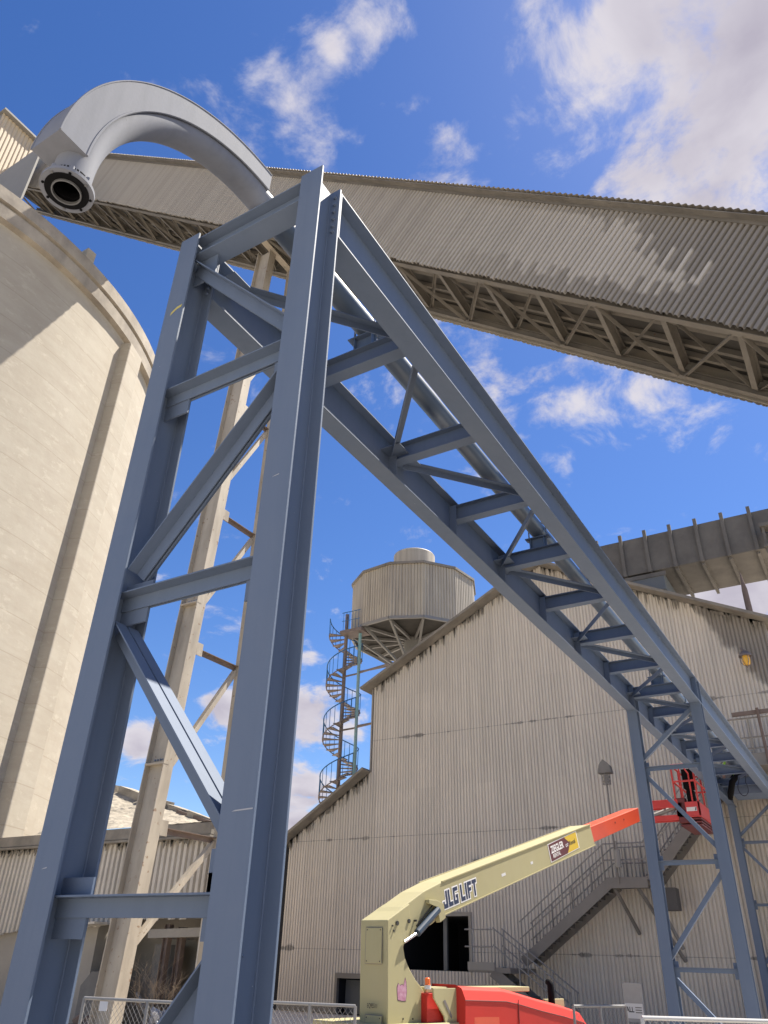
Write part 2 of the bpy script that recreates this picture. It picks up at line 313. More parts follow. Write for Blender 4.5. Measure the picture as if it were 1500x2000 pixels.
        for i in range(n): a = b+2*i; s.f.append((a, a+2, a+3, a+1))
        return s
    def build(s, name, m, parent=None, bevel=0, smooth=False):
        me = bpy.data.meshes.new(name); me.from_pydata(s.v, [], s.f); me.update()
        me.materials.append(M[m] if isinstance(m, str) else m)
        o = bpy.data.objects.new(name, me); COL.objects.link(o)
        if smooth:
            for p in me.polygons: p.use_smooth = True
        if bevel:
            bm_ = o.modifiers.new('edge', 'BEVEL'); bm_.width = bevel; bm_.segments = 2; bm_.limit_method = 'ANGLE'; bm_.angle_limit = R_(40)
        if parent is not None: adopt(o, parent)
        return o
BASE = {}
def adopt(o, parent):
    o.parent = parent; o.matrix_parent_inverse = BASE.get(parent.name, Matrix.Identity(4))
def thing(name, label, cat, loc=(0,0,0), group=None, local=False, rz=0):
    o = bpy.data.objects.new(name, None); COL.objects.link(o); o.empty_display_size = .3
    o.location = loc; o.rotation_euler = (0, 0, rz)
    o['label'] = label; o['category'] = cat
    if group: o['group'] = group
    BASE[o.name] = Matrix.Identity(4) if local else Matrix.Translation(-V(loc))   # parts are modelled in world space unless local
    return o
def struct(o, kind='structure'): o['kind'] = kind; return o
def text(body, name, m, mtx, size, parent, ext=.002, bold=.0, sx=1.0, shear=0, align='LEFT'):
    c = bpy.data.curves.new(name, 'FONT'); c.body = body; c.size = size; c.extrude = ext; c.offset = bold; c.shear = shear; c.align_x = align; c.align_y = 'CENTER'
    t = bpy.data.objects.new(name+'_src', c); COL.objects.link(t)
    bpy.context.view_layer.update(); dg = bpy.context.evaluated_depsgraph_get()
    me = bpy.data.meshes.new_from_object(t.evaluated_get(dg)); bpy.data.objects.remove(t)
    me.materials.clear(); me.materials.append(M[m])
    me.transform(mtx @ Matrix.Diagonal((sx, 1, 1, 1)))
    o = bpy.data.objects.new(name, me); COL.objects.link(o)
    if parent is not None: adopt(o, parent)
    return o
def frame_m(o, xd, yd):                             # 4x4 with x axis xd, y axis yd at o
    xd = V(xd).normalized(); yd = V(yd).normalized(); zd = xd.cross(yd)
    return Matrix.Translation(V(o)) @ Matrix((xd, yd, zd)).transposed().to_4x4()

# ------------------------------------------------------------------ ground
g = MB(); n = 24
for i in range(n):
    for j in range(n):
        x0, x1 = -400+800*i/n, -400+800*(i+1)/n; y0, y1 = -400+800*j/n, -400+800*(j+1)/n
        g.quad((x0,y0,0),(x1,y0,0),(x1,y1,0),(x0,y1,0))
struct(g.build('ground', 'ground'))

# ================================================================== pipe bridge
XL, XR = -3.61, -2.395
def gz(Y): return 6.21 - .006*(Y-3)                  # underside of the girders, falling slightly
br = thing('pipe_bridge', 'slate blue steel pipe bridge on braced legs, running from foreground to corrugated building', 'pipe bridge', (-3, 2.83, 0))
def column(X, Y, top, base=0, wid=.195, dep=.25, plate=True):
    c = MB().ibeam((X, Y+dep/2, base), (X, Y+dep/2, top), (0,1,0), dep, wid, .016, .011).build('column', 'steel', br, bevel=.002)
    for yy in (Y+.0165, Y+dep-.0165):
        MB().tube([(X+.0075, yy, base+.05), (X+.0075, yy, top-.02)], .006, 6).build('weld_bead', 'steel', c)
    if plate:
        MB().box(X-.22, X+.22, Y-.1, Y+dep+.1, 0.002, .03).build('base_plate', 'steel', c)
    return c
def bolts(par, pts, axis, r=.016, h=.022):
    a = V(axis).normalized()
    for p in pts:
        MB().tube([V(p), V(p)+a*h], r, 6).build('bolt', 'steel', par)
cL = column(XL, 2.7, 6.73); cR = column(XR, 2.7, 6.73)
# bolted connection on the inner face of the rear flange
for X, c in ((XR, cR), (XL, cL)):
    bolts(c, [(X+s*.06, 2.934, z) for z in (6.64, 6.56, 6.48, 6.40, 6.32, 6.26) for s in (1, -1)], (0,-1,0), .015, .02)
# cross members of the first bent
ym = 2.825
a0, a1 = XL+.012, XR-.012
MB().ibeam((a0, ym, 6.63), (a1, ym, 6.63), (0,0,1), .21, .17, .012, .009).build('top_beam', 'steel', br, bevel=.0015)
for z in (5.13, 3.56, 1.93, .35):
    MB().dangle((a0, ym, z), (a1, ym, z), (0,0,1), .085, .014, .009).build('strut', 'steel', br, bevel=.001)
def diag(p, q):
    MB().dangle(p, q, (0,0,1), .085, .014, .009).build('brace', 'steel', br, bevel=.001)
def trim(p, q):                                      # pull both ends back so they stop short of the column webs
    p, q = V(p), V(q); d = (q-p).normalized(); return p+d*.055, q-d*.075
for p, q in (((XL+.03, 6.50), (XR-.02, 5.25)), ((XR-.02, 5.0), (XL+.03, 3.66)), ((XL+.03, 3.42), (XR-.02, 2.12)), ((XR-.02, 1.8), (XL+.03, .46))):
    a_, b_ = trim((p[0], ym, p[1]), (q[0], ym, q[1])); diag(a_, b_)
for X, z, s in ((XL, 6.42, 1), (XR, 5.12, -1), (XL, 5.08, 1), (XL, 3.53, 1), (XR, 3.5, -1), (XR, 1.9, -1), (XL, 1.9, 1), (XR, 2.0, -1)):
    MB().box(min(X+s*.008, X+s*.23), max(X+s*.008, X+s*.23), ym-.006, ym+.006, z-.15, z+.12).build('gusset_plate', 'steel', br)
# marks on the paint
MB().prism([(XL-.03, 2.6985, 5.865), (XL+.03, 2.6985, 5.905), (XL+.075, 2.6985, 5.91), (XL+.08, 2.6985, 5.935), (XL+.03, 2.6985, 5.93), (XL-.025, 2.6985, 5.895)], (0,.0005,0)).build('crayon_mark', 'yellowmark', cL)
for X, z, c, L_ in ((XR, 2.25, cR, .12), (XR, 4.02, cR, .05), (XL, 2.05, cL, .04), (XL, 5.35, cL, .02)):
    MB().prism([(X-.03, 2.6985, z), (X-.03+L_, 2.6985, z+.004), (X-.03+L_, 2.6985, z+.010), (X-.01, 2.6985, z+.006)], (0,.0005,0)).build('scuff_mark', 'scuff', c)
# the two long girders
Y0, Y1 = 2.955, 26.9
for X in (XL, XR):
    gd = MB(); dep = .49; zc0 = gz(Y0)+dep/2; zc1 = gz(Y1)+dep/2
    gd.ibeam((X, Y0+.012, zc0), (X, Y1, zc1), (0,0,1), dep, .195, .016, .010)
    go = gd.build('girder', 'steel', br, bevel=.0015)
    MB().box(X-.0975, X+.0975, Y0-.0015, Y0+.0105, zc0-.245, zc0+.245).build('end_plate', 'steel', go)
    for Ys in (15.35, 15.68):
        for sg in (1, -1): MB().box(min(X+sg*.006, X+sg*.095), max(X+sg*.006, X+sg*.095), Ys-.006, Ys+.006, gz(Ys)+.018, gz(Ys)+.472).build('stiffener', 'steel', go)
RY = [4.45, 5.95, 7.42, 8.93, 10.5, 12.12, 13.77, 15.43, 16.95, 18.5, 20.05, 21.6, 23.2, 24.8, 26.05]
gi0, gi1 = XL+.0065, XR-.0065
for Y in RY:
    zt = gz(Y)+.445
    cb = MB().ibeam((gi0, Y, zt-.105), (gi1, Y, zt-.105), (0,0,1), .21, .13, .011, .008).build('cross_beam', 'steel', br, bevel=.0015)
    for X, sg in ((XL, 1), (XR, -1)): MB().box(min(X+sg*.0062, X+sg*.1), max(X+sg*.0062, X+sg*.1), Y-.075, Y-.067, gz(Y)+.018, gz(Y)+.44).build('stiffener', 'steel', cb)
side = 1
pts = [2.99]+RY
for k in range(len(pts)-1):
    ya, yb = pts[k], pts[k+1]
    xa, xb = (XR-.1, XL+.1) if k % 2 else (XL+.1, XR-.1)
    za, zb = gz(ya)+.3, gz(yb)+.3
    MB().angle((xa, ya+.1, za), (xb, yb-.12, zb), (0,0,1), .07, .008).build('horizontal_brace', 'steel', br)
    for x_, y_, z_ in ((xb, yb-.14, zb), (xa, ya+.14, za)):
        sg = 1 if x_ < -3 else -1; Xg = XL if sg > 0 else XR
        MB().box(min(Xg+sg*.007, Xg+sg*.24), max(Xg+sg*.007, Xg+sg*.24), y_-.12, y_+.1, z_-.015, z_-.007).build('gusset_plate', 'steel', br)
# bent under the middle and at the far end
def bent(Yf, full=True):
    tp = gz(Yf)-.002
    for X in (XL, XR):
        c = column(X, Yf, tp, dep=.21)
        MB().box(X-.0975, X+.0975, Yf-.014, Yf-.002, tp-.02, tp+.50).build('splice_plate', 'steel', c)
        bolts(c, [(X+s*.065, Yf-.014, tp+zz) for zz in (.06, .16, .26, .36, .45) for s in (1, -1)], (0,-1,0), .014, .018)
        MB().box(X-.28, X+.28, Yf-.2, Yf+.4, 0.003, .12).build('footing', 'pier', c)
    y = Yf+.1; l, r = XL+.011, XR-.011
    for z in (5.03, 3.38, 1.73, .3): MB().dangle((l, y, z), (r, y, z), (0,0,1), .065, .012, .008).build('strut', 'steel', br)
    for p, q in (((r-.02, 6.12), (l+.03, 5.18)), ((l+.03, 4.93), (r-.02, 3.52)), ((r-.02, 3.24), (l+.03, 1.86)), ((l+.03, 1.6), (r-.02, .4))):
        MB().angle((p[0], y, p[1]), (q[0], y, q[1]), (0,-1,0), .075, .008).build('brace', 'steel', br)
    for X, s in ((XL, 1), (XR, -1)):
        for z in (5.0, 3.35, 1.7):
            MB().box(min(X+s*.0065, X+s*.17), max(X+s*.0065, X+s*.17), y-.016, y-.009, z-.12, z+.12).build('gusset_plate', 'steel', br)
bent(15.4); bent(26.35)

# ------------------------------------------------------------------ conveying pipe lying on the bridge
XP, ZP, RP, RB = -3.03, 6.945, .108, 1.37
pp = thing('conveying_pipe', 'grey steel conveying pipe lying along the pipe bridge, ending in a big open downturned elbow', 'pipe', (XP, 2.95, ZP))
def pz(Y): return ZP - .006*(Y-3)
MB().tube([(XP, y, pz(y)) for y in (2.78, 8, 14, 20, 26.95)], RP, 28, caps=False).build('straight_pipe', 'pipe_dark', pp, smooth=True)
for Y in (8.0, 17.6): MB().ring((XP, Y, pz(Y)), (0,1,0), RP, RP+.012, .09, 32).build('coupling', 'pipe_dark', pp)
for Y in (RY[0], RY[3], RY[7], RY[11]):
    zt = gz(Y)+.446; zb = pz(Y)-RP-.012
    sd = MB(); sd.box(XP-.13, XP+.13, Y-.05, Y+.05, zt, zt+.008); sd.box(XP-.125, XP+.125, Y-.004, Y+.004, zt+.008, zb-.012); sd.box(XP-.17, XP+.17, Y-.055, Y+.055, zb-.012, zb)
    sd.box(XP-.10, XP-.092, Y-.05, Y+.05, zt+.008, zb-.012); sd.box(XP+.092, XP+.10, Y-.05, Y+.05, zt+.008, zb-.012)
    so = sd.build('pipe_saddle', 'steel', pp)
    ub = [(XP-RP-.018, Y, zb-.05)] + [(XP+(RP+.018)*math.cos(a), Y, pz(Y)+(RP+.018)*math.sin(a)) for a in [math.pi*(1-k/14) for k in range(15)]] + [(XP+RP+.018, Y, zb-.05)]
    MB().tube(ub, .010, 8).build('u_bolt', 'liner', so)
AC = V((XP, 2.76, ZP-RB))
def arc(t, r=RB, dx=0): return AC + V((dx, -r*math.sin(t), r*math.cos(t)))
ts = [R_(90)*k/40 for k in range(41)]
fe0 = arc(R_(90))+V((0,0,-.16))
el = MB().tube([(XP, 2.9, ZP)]+[arc(t) for t in ts]+[arc(R_(90))+V((0,0,-.165))], RP, 36, caps=False).build('elbow', 'pipe', pp, smooth=True)
MB().ring(fe0, (0,0,1), RP-.034, RP, .05, 40).build('throat', 'bore', el)
MB().tube([arc(t) for t in ts[14:]]+[arc(R_(90))+V((0,0,-.18))], RP-.012, 36, caps=False).build('bore', 'bore', el, smooth=True)
# flat-sided wear back welded over the outer half of the bend
wb = MB(); hw, ro, ri = .125, RB+.205, RB+.02
tw = [R_(-1.5)+R_(91)*k/48 for k in range(49)]
for a, b in zip(tw[:-1], tw[1:]):
    wb.quad(arc(a, ro, -hw), arc(b, ro, -hw), arc(b, ro, hw), arc(a, ro, hw))
    for s in (-hw, hw): wb.quad(arc(a, ri, s), arc(b, ri, s), arc(b, ro, s), arc(a, ro, s))
    wb.quad(arc(a, ri, -hw), arc(b, ri, -hw), arc(b, ri, hw), arc(a, ri, hw))
for t in (tw[0], tw[-1]): wb.quad(arc(t, ri, -hw), arc(t, ro, -hw), arc(t, ro, hw), arc(t, ri, hw))
wbo = wb.build('wear_back', 'pipe', el)
weld = MB()
for s in (-hw, hw): weld.tube([arc(t, ro, s) for t in tw], .006, 6)
for s in (-1, 1): weld.tube([arc(t, ri, s*(hw-.004)) for t in tw], .009, 6)
weld.build('weld_seam', 'pipe', wbo)
fe = arc(R_(90))+V((0,0,-.165))
fl = MB().ring(fe+V((0,0,-.028)), (0,0,1), RP, .147, .022, 48).build('flange', 'pipe', pp)
MB().ring(fe+V((0,0,-.0315)), (0,0,1), RP-.03, RP+.012, .003, 48).build('gasket', 'black', fl)
MB().ring(fe+V((0,0,-.044)), (0,0,1), RP-.034, RP-.026, .02, 48).build('liner_lip', 'liner', fl)
for k in range(8):
    a = 2*math.pi*(k+.3)/8; c = fe+V((.128*math.cos(a), .128*math.sin(a), 0))
    MB().tube([c+V((0,0,-.033)), c+V((0,0,-.0282))], .008, 12).build('bolt_hole', 'black' if k % 3 else 'liner', fl)
    MB().tube([c+V((0,0,.0)), c+V((0,0,.03))], .014, 6).build('bolt', 'pipe', fl)

# ================================================================== overhead conveyor gallery
TH = R_(39.2); GA = V((-math.cos(TH), 0, math.sin(TH))); GN = V((math.sin(TH), 0, math.cos(TH)))
YG, YF = 12.0, 14.35
def G(al, pe, Y): return V((0, Y, 1.7)) + GA*al + GN*pe
PT, PB = 10.26, 7.95
A0, A1 = -2.6, 50.0
ga = thing('conveyor_gallery', 'long overhead conveyor gallery clad in ribbed sheet, climbing to the silo top', 'conveyor', G(20, PB, 13.2))
O0 = V((0, YG, 1.7))
MB().corr(O0, GA, GN, (0,-1,0), A0, A1, PB-.04, PT, .13, .07, True, 12, .05).build('side_cladding', 'gal', ga)
MB().corr(V((0, YF, 1.7)), GA, GN, (0,1,0), A0, A1, PB-.14, PT, .16, .034, True, 6, .025).build('side_cladding', 'gal', ga)
rf = MB().corr(V((0, 0, 1.7))+GN*(PT+.05), GA, (0,1,0), GN, A0, A1, YG-.28, YF+.28, .16, .045, False, 6)
rf.build('roof_sheet', 'gal', ga)
MB().rects(G(A0, PT-.03, YG-.05), G(A1, PT-.03, YG-.05), GN, [(0, 0, .07, .12)]).build('eave_trim', 'galsteel', ga)
MB().rects(G(A0, PT+.0, YG-.14), G(A1, PT+.0, YG-.14), GN, [(0, 0, .22, .016)]).build('soffit', 'eave', ga)
# floor, chords and floor framing seen from below
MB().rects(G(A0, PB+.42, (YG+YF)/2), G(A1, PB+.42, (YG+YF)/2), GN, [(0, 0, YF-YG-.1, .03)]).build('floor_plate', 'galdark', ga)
for Y, nm in ((YG+.14, 'bottom_chord'), (YF-.16, 'bottom_chord')):
    MB().rects(G(A0, PB+.02, Y), G(A1, PB+.02, Y), GN, [(0, .08, .16, .014), (0, 0, .012, .15), (0, -.08, .16, .014)]).build(nm, 'galsteel', ga)
MB().rects(G(A0, PB+.15, YF-.03), G(A1, PB+.15, YF-.03), GN, [(0, 0, .05, .52)]).build('far_skirt', 'skirt', ga)
for f in (.36, .62, .8):
    Y = YG+(YF-YG)*f
    MB().rects(G(A0, PB+.33, Y), G(A1, PB+.33, Y), GN, [(0, 0, .10, .12)]).build('stringer', 'galsteel', ga)
bay = 1.62; k = 0; al = A0+.9
while al < A1-1:
    MB().ibeam(G(al, PB+.12, YG+.06), G(al, PB+.12, YF-.27), GN, .22, .13, .012, .01).build('floor_beam', 'galsteel', ga)
    p, q = (YG+.2, YF-.2) if k % 2 else (YF-.2, YG+.2)
    MB().angle(G(al+.08, PB-.03, p), G(al+bay-.08, PB-.03, q), GN, .075, .009).build('floor_brace', 'galsteel', ga)
    MB().angle(G(al+.08, PB+.10, q), G(al+bay-.08, PB+.10, p), GN, .065, .009).build('floor_brace', 'galsteel', ga)
    al += bay; k += 1
MB().tube([G(A0, PB+.12, YG+.5), G(A1, PB+.12, YG+.5)], .03, 8).build('conduit', 'galsteel', ga)

th_ = thing('added_light_blocker', 'unseen ribbed block added right of the camera to cut side light and end the gallery', 'building', (10, 13, 0))  # unseen block added to dim sky and bounce light from the right
MB().corr((7.0, 0, 0), (0,1,0), (0,0,1), (-1,0,0), 9.5, 16.5, 0, 10, .2, .05, True, 6).build('wall', 'gal', th_)
MB().box(7.1, 13, 9.55, 16.45, 0, 9.9).build('core', 'headgrey', th_)
MB().box(6.7, 13.4, 9.1, 16.9, 10, 10.15).build('roof', 'eave', th_)
# ------------------------------------------------------------------ trestle carrying it
XT = -12.6
tt = thing('trestle', 'tall cream trestle with peeling paint and zigzag lattice, holding up the conveyor gallery', 'trestle', (XT, 12.6, 0))
ztop = G((XT - GN.x*PB)/GA.x, PB, 0).z - .1
def yl(z): return 11.60 + .0523*z                      # battered near leg
XC = XT-.28
lg = MB().ibeam((XC, yl(0), 0), (XC, yl(ztop), ztop), (1,0,0), .56, .29, .028, .03).build('leg', 'trestle', tt, bevel=.004)
for z in (5.2, 9.0, 12.9, 16.8):
    c = V((XC, yl(z), z)); MB().obox(c+V((0,-.075,0)), V((.285, 0, 0)), V((0, .075, 0)), V((0, 0, .02))).build('splice_band', 'trestle', lg)
    bolts(lg, [c+V((xx, -.016, .10)) for xx in (-.12, -.04, .04, .12)], (0,-1,0), .02, .02)
l2 = MB().ibeam((XT, 13.8, 0), (XT, 13.8, ztop-.05), (0,1,0), .30, .22, .02, .016).build('leg', 'trestle', tt)
for z in (3.95, 7.9, 11.65, 15.25, 18.9):
    MB().angle((XT-.06, yl(z)+.148, z), (XT-.06, 13.66, z), (0,0,1), .10, .012).build('strut', 'brownsteel', tt)
zz = [.9, 3.95, 7.9, 11.65, 15.25, 18.9]
for a, b in zip(zz[:-1], zz[1:]):
    ml = a+(b-a)*.32
    MB().angle((XT-.05, yl(ml)+.15, ml), (XT-.05, 13.66, b-.1), (1,0,0), .11, .012).build('lattice_bar', 'trestle', tt)
    MB().box(XT-.028, XT-.004, yl(b)+.146, yl(b)+.34, b-.16, b+.14).build('gusset_plate', 'trestle', tt)
MB().ibeam((XT, 12.2, ztop+.02), (XT, 14.2, ztop+.02), (0,0,1), .26, .22, .016, .012).build('cap_beam', 'trestle', tt)
MB().box(XT-.5, XT+.5, yl(0)-.7, yl(0)+.7, 0.004, .3).build('footing', 'pier', tt)

# ================================================================== silo
h = 24.0; SCX, SCY, SR, SZ = -1.484*h, .411*h, .59*h, 1.7+h
si = thing('silo', 'huge round cream concrete silo with a dark stained rim and a vertical rib', 'silo', (SCX, SCY, 0))
MB().lathe((SCX, SCY), [(SR-.30, 0), (SR-.30, SZ-1.35)], 160).build('shell', 'silo', si, smooth=True)
rim = MB().lathe((SCX, SCY), [(SR-.30, SZ-1.352), (SR-.06, SZ-1.30), (SR-.03, SZ-.78), (SR-.14, SZ-.74), (SR-.14, SZ-.62), (SR, SZ-.58), (SR, SZ), (SR-.5, SZ+.002), (SR-.5, SZ-.3)], 160).build('rim', 'silodark', si)
MB().lathe((SCX, SCY), [(SR-.45, SZ-.05), (.01, SZ+.5)], 96).build('roof_slab', 'silodark', si)
for px in ((266, 660),):
    th = math.atan2(15.35-SCY, -22.6-SCX)
    d = V((math.cos(th), math.sin(th), 0)); t = V((-d.y, d.x, 0))
    MB().obox(V((SCX, SCY, (SZ-1.5)/2))+d*(SR-.22), d*.34, t*.55, V((0,0,(SZ-1.5)/2))).build('rib', 'silo', si, bevel=.05)
# small pier carrying the gallery at the rim
p = onZ(182, 516, SZ); d = (V((SCX, SCY, SZ))-p); d.z = 0; p = p+d.normalized()*.45
MB().obox(p+V((0,0,.42)), V((.2,0,0)), V((0,.2,0)), V((0,0,.44))).build('bearing_pier', 'silo', si)
d = V((math.cos(R_(20)), math.sin(R_(20)), 0))
# head house on the silo roof
hh = thing('silo_headhouse', 'grey panelled headhouse with a sunlit tan upper storey on top of the silo', 'headhouse', (-30, 11, SZ))
zlo = onY(70, 291, 9.0).z; xl = onY(78, 291, 9.0).x; zl0 = onY(70, 372, 9.0).z
MB().box(-44, xl-6, 9.61, 11.9, max(zl0-1.0, SZ+.3), zlo-.002).build('core', 'headgrey', hh)
MB().box(-44, xl+.1, 9.0, 9.08, max(zl0-1.0, SZ+.3), zlo).build('lower_storey', 'headgrey', hh)
ytop = onX(74, 285, -29.0); ztp = ytop.z
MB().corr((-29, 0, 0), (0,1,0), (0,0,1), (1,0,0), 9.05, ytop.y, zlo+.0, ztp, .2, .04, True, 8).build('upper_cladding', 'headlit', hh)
MB().box(-44, -29.01, 9.05, ytop.y, zlo+.002, ztp-.02).build('upper_storey', 'headgrey', hh)
MB().box(-44.3, -28.7, 8.95, ytop.y+.1, ztp, ztp+.12).build('roof', 'headgrey', hh)
for k in range(1, 5):
    MB().box(xl-.2-k*3.2-.3, xl-.2-k*3.2, 9.1, 9.4, SZ-.1, max(zl0-1.0, SZ+.3)).build('leg', 'headgrey', hh)

# ================================================================== low shed on the left
sh = thing('storage_shed', 'low shed with pale ribbed walls and a dust-caked roof beneath the silo', 'shed', (-17.5, 14.5, 0))
SX0, SX1 = -21.7, -13.4
def sbot(x): return 2.05 + .06*(x+20.5)
MB().corr((0, 14.5, 0), (1,0,0), (0,0,1), (0,-1,0), SX0, SX1, sbot, 4.12, .175, .10, True, 12, .10).build('wall_cladding', 'shed', sh)
MB().rects((SX0, 14.36, 4.27), (SX1+.1, 14.36, 4.27), (0,0,1), [(0, .0, .34, .26), (0, -.17, .40, .05)]).build('eave_beam', 'eave', sh)
e = MB()
for i in range(120):
    x = SX0+random.random()*(SX1-SX0); l = .04+random.random()*.16
    e.prism([(x-.05, 14.30, 4.08), (x+.05, 14.30, 4.08), (x+.01, 14.30, 4.08-l)], (0,.02,0))
e.build('dust_icicles', 'eave', sh)['kind'] = 'stuff'
# crusted roof: a lumpy sheet from eave to ridge (hipped at the right end)
rr = MB(); NX, NY = 70, 26
def roofz(x, t):
    rz_ = 6.02 + (x+19.6)*(-.295) if x > -19.6 else 6.02
    rz_ = max(rz_, 4.5)
    z = 4.42 + (rz_-4.42)*t
    return z
for j in range(NY+1):
    for i in range(NX+1):
        x = -19.7+(SX1+.15+19.7)*i/NX; t = j/NY
        z = roofz(x, t)+random.uniform(-.018, .022)*(1 if 0 < j < NY else .3)+.05*math.sin(x*2.1+t*5)*math.sin(t*3.1)
        rr.v.append((x, 14.2+t*2.2, z))
for j in range(NY):
    for i in range(NX): a = j*(NX+1)+i; rr.f.append((a, a+1, a+NX+2, a+NX+1))
rr.build('roof', 'debris', sh)
mo = MB()
for i in range(6):
    x = -20.2+i*1.0; z = 6.02+(max(x, -19.6)+19.6)*(-.295); z2 = 6.02+(max(x+.97, -19.6)+19.6)*(-.295)
    mo.rects((x, 16.5+random.uniform(-.1,.1), z-.05), (x+.97, 16.5+random.uniform(-.1,.1), z2-.05+random.uniform(-.04,.06)), (0,0,1), [(0, 0, .5, random.uniform(.26,.4))])
mo.build('ridge_crust', 'debris', sh)
MB().rects((-16.6, 16.25, 5.12), (-14.2, 16.25, 4.45), (0,0,1), [(0, 0, .08, .12)]).build('ridge_beam', 'brownsteel', sh)
MB().box(SX0, -17.0, 14.62, 14.95, 0, 2.3).build('concrete_wall', 'pier', sh)
MB().box(SX0, SX1, 16.25, 16.45, 0, 4.3).build('back_wall', 'pier', sh)
MB().box(SX1-.25, SX1, 14.62, 16.24, 0, 4.25).build('end_wall', 'shed', sh)
MB().rects((-18.3, 14.2, 2.18), (-16.4, 14.2, 2.30), (0,0,1), [(0, 0, .5, .05)]).build('canopy', 'shed', sh)
MB().rects((-15.3, 15.35, 2.1), (-13.66, 15.35, 2.15), (0,0,1), [(0, 0, 1.4, .18)]).build('shelf_slab', 'pier', sh)
MB().prism([(-17.2, 14.58, .35), (-17.2, 14.58, 1.0), (-16.9, 14.58, 1.3), (-16.0, 14.58, 1.3), (-16.0, 14.58, .35)], (0,.03,0)).build('steel_plate', 'junkgrey', sh)
for (x, y, t) in ((-14.75, 14.75, 2.3), (-14.45, 14.9, 2.25)):
    MB().ibeam((x, y, 0), (x, y, t), (1,0,0), .16, .14, .012, .01).build('post', 'brownsteel', sh)
MB().tube([(-15.6, 14.9, .9), (-14.7, 14.85, 0.1)], .05, 8).build('pipe_prop', 'galv', sh)
MB().tube([(-16.8, 14.0, .25), (-14.2, 14.2, .35)], .04, 8).build('ground_rail', 'brownsteel', sh)
MB().tube([(-15.6, 15.7, 0), (-15.6, 15.7, 1.9)], .35, 20).build('hopper', 'junkgrey', sh)

# junk heap and dry bush by the shed
def scatter(name, label, cx, cy, n, m, rr_=.9, hmax=.5):
    mb = MB()
    for i in range(n):
        a = random.uniform(0, 6.28); d = random.random()**.7*rr_; s = random.uniform(.05, .16)
        ax = V((random.uniform(-1,1), random.uniform(-1,1), random.uniform(-.5,.5))).normalized(); ay = ax.orthogonal().normalized(); az = ax.cross(ay)
        z = random.random()*hmax*(1-d/rr_)+.03
        mb.obox((cx+d*math.cos(a), cy+d*math.sin(a), z), ax*s, ay*s*random.uniform(.3,.9), az*s*random.uniform(.2,.8))
    o = mb.build(name, m); o['label'] = label; o['category'] = 'scrap heap'; return o
scatter('scrap_heap', 'heap of pale broken scrap lying beside the steel posts of the low shed', -14.0, 14.1, 90, 'scuff', .9, .9)
scatter('scrap_heap', 'dark scrap heap behind the chain link fence near the foot of the trestle', -14.6, 12.9, 80, 'brownsteel', 1.1, .7)
bm_ = MB()
def twig(p, d, l, r, lev):
    q = p+d*l; bm_.tube([p, (p+q)/2+V((random.uniform(-1,1), random.uniform(-1,1), 0))*l*.06, q], [r, r*.8, r*.55], 4)
    if lev > 0:
        for k in range(3):
            nd = (d+V((random.uniform(-.9,.9), random.uniform(-.9,.9), random.uniform(-.3,.5)))).normalized()
            twig(p+d*l*random.uniform(.45, 1), nd, l*random.uniform(.5,.8), r*.6, lev-1)
for k in range(11):
    twig(V((-14.2+random.uniform(-.3,.3), 14.35+random.uniform(-.15,.15), 0)), V((random.uniform(-.45,.45), random.uniform(-.3,.3), 1)).normalized(), random.uniform(.55,.95), .009, 4)
o = bm_.build('dry_bush', 'twig'); o['label'] = 'leafless dry bush with pale twigs growing by the concrete wall of the low shed'; o['category'] = 'bush'

# ================================================================== big corrugated building
YW = 27.0
mb_ = thing('mill_building', 'big gabled industrial building with beige ribbed walls behind the boom lift', 'building', (-10, YW, 0))
LX0, STX, AX, RX = -20.85, -17.0, -9.25, -1.55
def wtop(x):
    if x < STX: return 5.85+(x-LX0)*(8.28-5.85)/(STX-LX0)
    if x < AX: return 11.75+(x-STX)*(15.78-11.75)/(AX-STX)
    return 15.78+(x-AX)*(11.86-15.78)/(RX-AX)
DX0, DX1, DZ0, DZ1 = -15.7, -12.8, 1.45, 3.10        # big doorway behind the lift
EX0, EX1, EZ1 = onY(662, 1908, YW).x, onY(712, 1908, YW).x, onY(662, 1910, YW).z
rows = [0, 2.02, 5.8, 9.52, 99]
wall = MB()
def clip(x, z0, z1): return z0, min(z1, wtop(x))
for r in range(4):
    z0, z1 = rows[r], rows[r+1]
    off = .004*(r % 2)
    spans = [(LX0, STX-.001), (STX, AX), (AX, RX)]
    for (xa, xb) in spans:
        cuts = sorted({xa, xb, *[c for c in (DX0, DX1, EX0, EX1) if xa < c < xb]})
        for ca, cb in zip(cuts[:-1], cuts[1:]):
            mid = (ca+cb)/2; segs = [(z0, z1+.03)]
            if DX0 < mid < DX1:
                segs = [(max(z0, DZ1), z1+.03)] if z1 > DZ1 else ([] if z0 >= DZ0 else [(z0, min(z1, DZ0))])
                if z0 < DZ0 < z1 < DZ1: segs = [(z0, DZ0)]
            if EX0 < mid < EX1:
                segs = [(max(z0, EZ1), z1+.03)] if z1 > EZ1 else []
            for s0, s1 in segs:
                # only where the wall reaches that high
                N_ = max(2, int((cb-ca)/.15*8)); lo_u = None
                us = [ca+(cb-ca)*i/N_ for i in range(N_+1)]
                run = []
                for u in us+[None]:
                    if u is not None and wtop(u) > s0+.02: run.append(u); continue
                    if len(run) > 2:
                        wall.corr((0, YW+off, 0), (1,0,0), (0,0,1), (0,-1,0), run[0], run[-1], s0, (lambda x, t=s1: min(t, wtop(x))), .125, .042, True, 10)
                    run = []
wall.build('gable_wall', 'clad', mb_)
